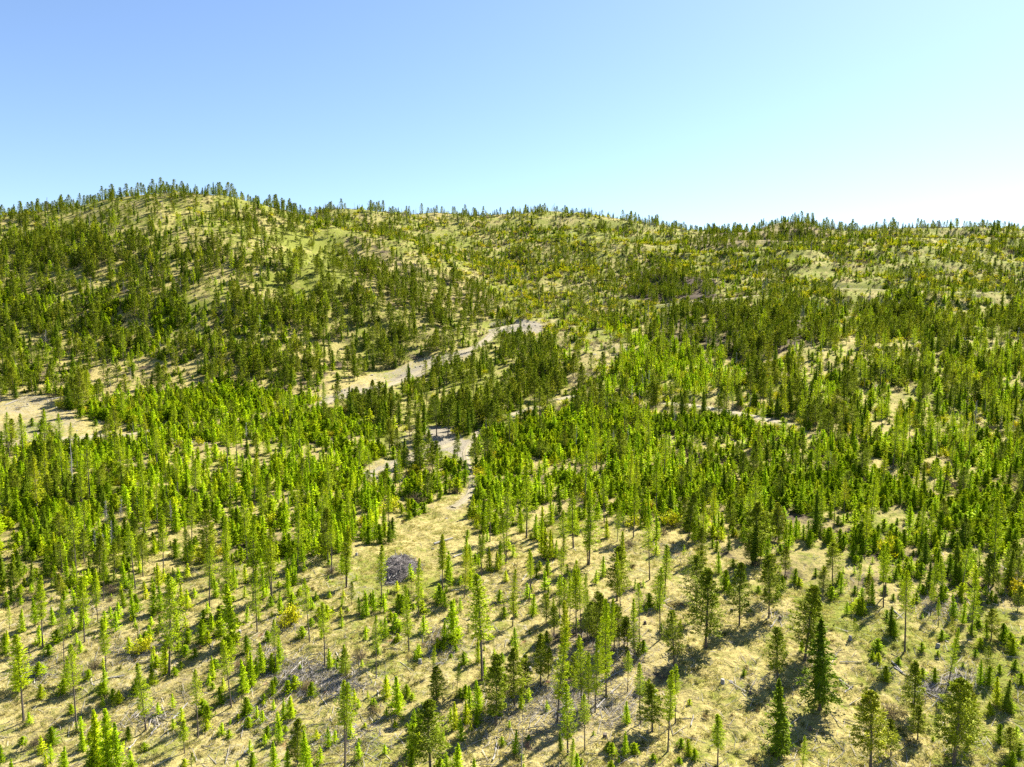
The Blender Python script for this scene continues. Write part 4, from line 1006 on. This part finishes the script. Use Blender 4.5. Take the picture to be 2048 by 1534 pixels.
def tufts():
    ms = []
    for s_ in range(4):
        r = np.random.default_rng(600 + s_); nb = 16
        az = r.random(nb) * 6.28; P = np.c_[r.normal(0, .14, (nb, 2)), np.zeros(nb)]
        dd = np.c_[np.cos(az) * .75, np.sin(az) * .75, r.uniform(.5, 1.2, nb)]
        V, F = cards_np(P, dd, r.uniform(.22, .48, nb), np.full(nb, .05), r)
        ms.append(mesh_np('tuft_shape', V, F, [M['tuft']], tint=np.repeat(r.random(nb), 4)))
    nT = 60000
    y = np.sqrt(rng.uniform(88 ** 2, 225 ** 2, nT)); x = rng.uniform(-.8, .8, nT) * y
    d = fbm(x, y, 5, 3, 2); kp = rng.random(nT) < np.clip((d - .3) * 3, .1, 1)
    zi_ = zone_of(x, y, hgt(x, y)); kp &= (ZI_L[zi_] < .3)
    x, y = x[kp], y[kp]; z = hgt(x, y); nT = len(x)
    near = np.clip(1 - (y - 85) / 330, 0, 1)
    z = z + (vnoise(x, y, 2.6, 2) - .5) * .5 * near + (vnoise(x, y, 1.2, 7) - .5) * .3 * near
    s_ = rng.uniform(.6, 1.5, nT)
    scatter_stuff('dry_grass', np.stack([x, y, z - .03], 1), np.stack([np.zeros(nT), np.zeros(nT), rng.uniform(0, 6.28, nT)], 1), s_, s_ * 1.2, ms, 'straw-coloured grass tufts on the clear-cut slope')
tufts()

# ------------------------------------------------------------------ rocks on the ledges and banks
def rocks():
    ms = []
    for s_ in range(4):
        r = np.random.default_rng(700 + s_)
        import bmesh
        bm = bmesh.new(); bmesh.ops.create_icosphere(bm, subdivisions=1, radius=1)
        for v in bm.verts: v.co = v.co * r.uniform(.65, 1.15); v.co.z *= .6
        me = bpy.data.meshes.new('rock_shape'); bm.to_mesh(me); bm.free(); me.materials.append(M['rock']); ms.append(me)
    nC = 60000
    y = np.sqrt(rng.uniform(88 ** 2, 950 ** 2, nC)); x = rng.uniform(-.8, .8, nC) * y; z = hgt(x, y)
    gy_, gx_ = np.gradient(H, HS); st = bil(np.hypot(gx_, gy_), x, y, HX0, HY0, HS)
    zi_ = zone_of(x, y, z); td_ = bil(TD, x, y, HX0, HY0, HS)
    p = np.clip((st - .55) * .5, 0, .25) + ZI_R[zi_] * .22 * (y > 250) + .01 + np.where((td_ > 1.2) & (td_ < 3), .15, 0)
    kp = (rng.random(nC) < p) & (td_ > 1.15); x, y, z = x[kp], y[kp], z[kp]; nT = len(x)
    s_ = rng.uniform(.15, .5, nT) * np.where(y > 300, 1.8, .8)
    scatter_stuff('rock_rubble', np.stack([x, y, z], 1), np.stack([rng.normal(0, .3, nT), rng.normal(0, .3, nT), rng.uniform(0, 6.28, nT)], 1), s_, s_ * rng.uniform(.9, 1.6, nT), ms, 'grey stones scattered on banks and ledges')
rocks()

# ------------------------------------------------------------------ slash: broken branches and logs left on the clear-cut
def micro(x, y):
    near = np.clip(1 - (y - 85) / 330, 0, 1)
    return hgt(x, y) + (vnoise(x, y, 2.6, 2) - .5) * .5 * near + (vnoise(x, y, 1.2, 7) - .5) * .3 * near
def slash():
    C0 = []
    for (u, v, ru, rv, k) in [(610, 1360, 60, 40, 900), (680, 1370, 50, 35, 700), (540, 1330, 60, 30, 350), (890, 1290, 40, 35, 450), (1120, 1400, 80, 40, 900), (1180, 1330, 60, 60, 700), (1240, 1420, 50, 50, 400), (700, 1480, 90, 40, 500), (300, 1440, 60, 30, 300),
                              (270, 1310, 60, 25, 300), (70, 1345, 40, 25, 250), (1880, 1220, 40, 25, 300), (1860, 1380, 45, 25, 350), (1920, 1360, 30, 25, 250), (1010, 1180, 60, 30, 300), (1350, 1100, 60, 20, 200), (1500, 1360, 40, 30, 90),
                              (60, 795, 60, 12, 400), (200, 1220, 90, 40, 250), (560, 1250, 60, 30, 200), (1330, 1210, 30, 30, 140), (1000, 1440, 100, 50, 500), (1560, 1235, 25, 15, 80), (240, 780, 80, 30, 250), (880, 890, 30, 15, 60), (520, 1440, 60, 40, 300), (1270, 1300, 30, 50, 250)]:
        C0.append(np.stack([rng.normal(u, ru * .6, k), rng.normal(v, rv * .6, k)], 1))
    C0.append(np.stack([rng.uniform(-20, 2068, 6000), rng.uniform(1090, 1560, 6000)], 1))
    C0 = np.concatenate(C0)
    x, y, z, ok = cast(C0[:, 0], C0[:, 1]); k = len(x)
    L_ = rng.gamma(2.2, .55, k) + .4; L_ = np.minimum(L_, 4.0)
    az = rng.normal(.6, .9, k)
    dx, dy = np.cos(az) * L_ / 2, np.sin(az) * L_ / 2
    A_ = np.stack([x - dx, y - dy, micro(x - dx, y - dy) + rng.uniform(.02, .25, k)], 1)
    B_ = np.stack([x + dx, y + dy, micro(x + dx, y + dy) + rng.uniform(.02, .45, k)], 1)
    r_ = rng.uniform(.02, .06, k) * np.clip(L_ / 2, .7, 1.5)
    V, F = sticks_np(A_, B_, r_, r_ * .5)
    obj('branch_debris', mesh_np('branch_debris', V, F, [M['slash']], tint=np.repeat(rng.random(k), 6)), kind='stuff', label='pale broken branches strewn over the clear-cut')
slash()

def log_mesh(seed, L_, r0):
    r = np.random.default_rng(seed); k = 6
    p = np.c_[np.linspace(-L_ / 2, L_ / 2, k), np.cumsum(r.normal(0, .05, k)), np.full(k, r0 * .8)]
    V, F = tube(p, np.linspace(r0, r0 * .6, k), 8)
    V2, F2 = sticks_np(np.array([p[0] - [.001, 0, 0]]), np.array([p[0]]), [r0], [r0], 8)
    m_ = 6; ii = r.integers(1, k - 1, m_); a = r.random(m_) * 3.14
    q = p[ii]; SV, SF = sticks_np(q, q + np.c_[r.normal(0, .2, m_), np.cos(a) * .5, np.abs(np.sin(a)) * .5], np.full(m_, .035), np.full(m_, .01))
    ends = np.array([[7, 6, 5, 4], [7, 4, 3, 0], [3, 2, 1, 0]]); top = (k - 1) * 8 + np.array([[0, 1, 2, 3], [0, 3, 4, 7], [4, 5, 6, 7]])
    return mesh_np('log_shape', np.r_[V, SV], np.r_[F, ends, top, SF + len(V)], [M['dead']], smooth=False)
LOGS = [('E', 785, 970, 895, 935, .32, 'long pale log lying alone on the bare ground above the brush pile'), ('E', 900, 1050, 950, 1020, .2, 'short grey log right of the brush pile'),
        ('A', 190, 935, 235, 900, .16, 'pale fallen pole on the left of the clear-cut'), ('A', 630, 970, 730, 945, .16, 'grey pole lying at the foot of a tall larch'), ('A', 990, 745, 1060, 690, .14, 'thin pole behind the tall larch in the left clear-cut'),
        ('A', 1010, 1200, 1100, 1110, .15, 'pale pole pointing up the slope near the bottom left'), ('A', 760, 1390, 800, 1300, .15, 'pale pole near the bottom edge of the left clear-cut'), ('A', 1430, 1400, 1480, 1350, .17, 'white splintered log in the slash heap'),
        ('A', 880, 1280, 930, 1220, .13, 'thin pale pole beside the double larch'), ('B', 740, 440, 790, 430, .14, 'grey log right of the tall larch below the bare tongue'), ('B', 1710, 690, 1850, 780, .13, 'long thin pole right of the crowded clump'),
        ('B', 1600, 990, 1770, 900, .15, 'dark pole leaning out of the crowded clump'), ('B', 1590, 1130, 1700, 1020, .12, 'thin bent pole at the foot of the clump'), ('B', 985, 1440, 1010, 1330, .14, 'grey pole near the bottom edge in the middle'),
        ('B', 1340, 860, 1430, 780, .14, 'pole lying among the crowded trunks'), ('B', 640, 860, 690, 870, .13, 'dark pole below the bright larch pair'), ('B', 130, 1320, 190, 1230, .14, 'pale pole left of the spreading pine'),
        ('C', 1270, 860, 1340, 930, .18, 'thick pale log on the mossy patch'), ('C', 1290, 890, 1360, 945, .14, 'thin log beside the thick one on the mossy patch'), ('C', 970, 850, 1100, 860, .1, 'thin pole behind the largest fir'),
        ('C', 965, 970, 1040, 1020, .13, 'pale pole right of the largest fir'), ('C', 1000, 1035, 1050, 1005, .12, 'short crossing pole right of the largest fir'), ('C', 1480, 1050, 1560, 1090, .14, 'pale pole in the slash at right'),
        ('C', 1690, 950, 1700, 1060, .16, 'white log on the right slash patch'), ('C', 1280, 560, 1340, 600, .15, 'pale log behind the leaning larch'), ('C', 100, 1230, 110, 1170, .1, 'thin pole in the lower pale grass'),
        ('C', 560, 660, 600, 610, .12, 'thin broken pole by the slender pine'), ('D', 560, 380, 690, 350, .2, 'pale log by the short track'), ('D', 820, 880, 860, 868, .18, 'white log under the young larches'), ('E', 1300, 1180, 1340, 1120, .14, 'grey pole in the larch thicket'),
        ('D', 300, 120, 420, 90, .22, 'white log above the left clearing'), ('D', 30, 150, 110, 120, .22, 'white log at the left frame edge'), ('D', 90, 165, 170, 155, .2, 'second white log at the left frame edge'), ('W', 1647, 604, 1640, 590, .4, 'pale upright scar-like log on the right hillside')]
for k, (rg, x0, y0, x1, y1, r0, lb) in enumerate(LOGS):
    ox, oy, s_ = REG[rg]
    x, y, z, ok = cast([ox + x0 / s_, ox + x1 / s_], [oy + y0 / s_, oy + y1 / s_])
    L_ = float(np.clip(np.hypot(x[1] - x[0], y[1] - y[0]), 2, 16))
    z = micro(x, y)
    me = log_mesh(k, L_, r0)
    o = obj('fallen_log', me, label=lb, category='log', group='fallen logs on the clear-cut')
    o.location = (x.mean(), y.mean(), z.mean() + .08)
    o.rotation_euler = (0, -math.atan2(z[1] - z[0], L_), math.atan2(y[1] - y[0], x[1] - x[0]))

# stumps on the clear-cut
def stump_mesh(seed):
    r = np.random.default_rng(seed)
    V, F = tube(np.array([[0, 0, -.2], [0, 0, .1], [.02, 0, .5], [.03, .02, .62]]), [.42, .32, .26, .25], 8)
    V[24:] += r.normal(0, .03, (8, 3))
    top = 24 + np.array([[0, 1, 2, 3], [0, 3, 4, 7], [4, 5, 6, 7]])
    return mesh_np('stump_shape', V, np.r_[F, top], [M['dead'] if seed % 2 else M['bark']])
STM = [stump_mesh(i) for i in range(4)]
SPOT = [(605, 1123, 'below the hedge-like firs'), (713, 1113, 'left of the slim larch by the brush pile'), (1463, 1228, 'between the spaced pines'), (1445, 1372, 'in the pale grass near the bottom'), (1540, 1505, 'left of the leaning fir near the bottom'),
        (1700, 1282, 'right of the great fir'), (1560, 1240, 'behind the slender pine'), (1310, 1400, 'right of the crowded clump'), (1210, 1480, 'at the bottom under the clump'), (480, 1270, 'in the left clear-cut'), (1500, 1390, 'below the small pine'), (840, 1330, 'below the brush pile'),
        (1620, 1460, 'below the largest fir'), (1875, 1300, 'on the right clear-cut'), (1290, 1250, 'by the thin bare larch'), (350, 1210, 'on the upper left clear-cut'), (1410, 1180, 'right of the lone pine'), (1060, 1340, 'beside the crowded clump')]
x, y, z, ok = cast([s_[0] for s_ in SPOT], [s_[1] for s_ in SPOT])
for k in range(len(SPOT)):
    o = obj('tree_stump', STM[k % 4], label='low weathered stump ' + SPOT[k][2], category='stump', group='stumps on the clear-cut')
    o.location = (x[k], y[k], micro(x[k:k + 1], y[k:k + 1])[0]); o.rotation_euler = (0, 0, rng.uniform(0, 6)); q = rng.uniform(.7, 1.25); o.scale = (q, q, q)

# ------------------------------------------------------------------ the brush pile
def brush_pile():
    (xa, xb), (ya, yb), _, _ = cast([798, 798], [1172, 1112])
    cx, cy = (xa + xb) / 2, (ya + yb) / 2
    rx, ry = 4.3, 8.0
    cz = float(hgt(cx, cy))
    root = obj('brush_pile', None, label='dark grey heap of cut branches and poles on the bare ground', category='brush pile')
    root.location = (cx, cy, cz)
    r = np.random.default_rng(5); na, nr = 28, 9; V = []; F = []
    def top(px, py):
        q = np.clip(1 - (px / rx) ** 2 - (py / ry) ** 2, 0, 1)
        return 1.9 * q ** .8 * (.45 + 1.1 * vnoise(cx + px, cy + py, 2.7, 3)) + hgt(cx + px, cy + py) - cz
    for j in range(nr + 1):
        for i in range(na):
            f = j / nr * 1.05; a = i / na * 6.2832
            w_ = 1 + .22 * math.sin(3 * a + 1) + .12 * math.sin(5 * a); px, py = rx * f * w_ * math.cos(a), ry * f * w_ * math.sin(a)
            V.append((px, py, float(top(px, py)) + r.normal(0, .22) * (f < .95) - .15))
    for j in range(nr):
        for i in range(na):
            F.append((j * na + i, (j + 1) * na + i, (j + 1) * na + (i + 1) % na, j * na + (i + 1) % na))
    obj('heap', mesh_np('heap', V, np.array(F), [M['pile']], tint=r.random(len(V)) * .3), root)
    # fine tangled twigs
    k = 2600; a = r.random(k) * 6.28; f = np.sqrt(r.random(k)) * (1.08 + .22 * np.sin(3 * a + 1) + .12 * np.sin(5 * a))
    px, py = rx * f * np.cos(a), ry * f * np.sin(a); pz = top(px, py)
    L_ = r.uniform(.5, 2.0, k); b = r.random(k) * 6.28; e = r.normal(0.05, .3, k)
    dd = np.c_[np.cos(b) * np.cos(e), np.sin(b) * np.cos(e), np.sin(e)] * L_[:, None] / 2
    c = np.c_[px, py, pz + .05]
    V2, F2 = sticks_np(c - dd, c + dd, r.uniform(.02, .05, k), np.full(k, .01))
    obj('twigs', mesh_np('twigs', V2, F2, [M['pile']], tint=np.repeat(r.random(k), 6)), root, kind='stuff')
    sm = []
    for q in range(6):
        V3, F3 = tube(np.c_[np.linspace(-1, 1, 4), r.normal(0, .04, 4), r.normal(0, .04, 4)], np.linspace(.07, .035, 4), 5)
        sm.append(mesh_np('pole_shape', V3, F3, [M['dead'] if q % 2 else M['pile']], tint=np.full(len(V3), .9)))
    for q in range(170):
        a = r.random() * 6.28; f = math.sqrt(r.random()) * 1.15
        px, py = rx * f * math.cos(a), ry * f * math.sin(a)
        o = obj('pole', sm[q % 6], root)
        o.location = (px, py, float(top(px, py)) + .12)
        o.rotation_euler = (0, r.normal(0, .3), r.random() * 6.28); s_ = r.uniform(.6, 1.7); o.scale = (s_, 1.1, 1.1)
brush_pile()
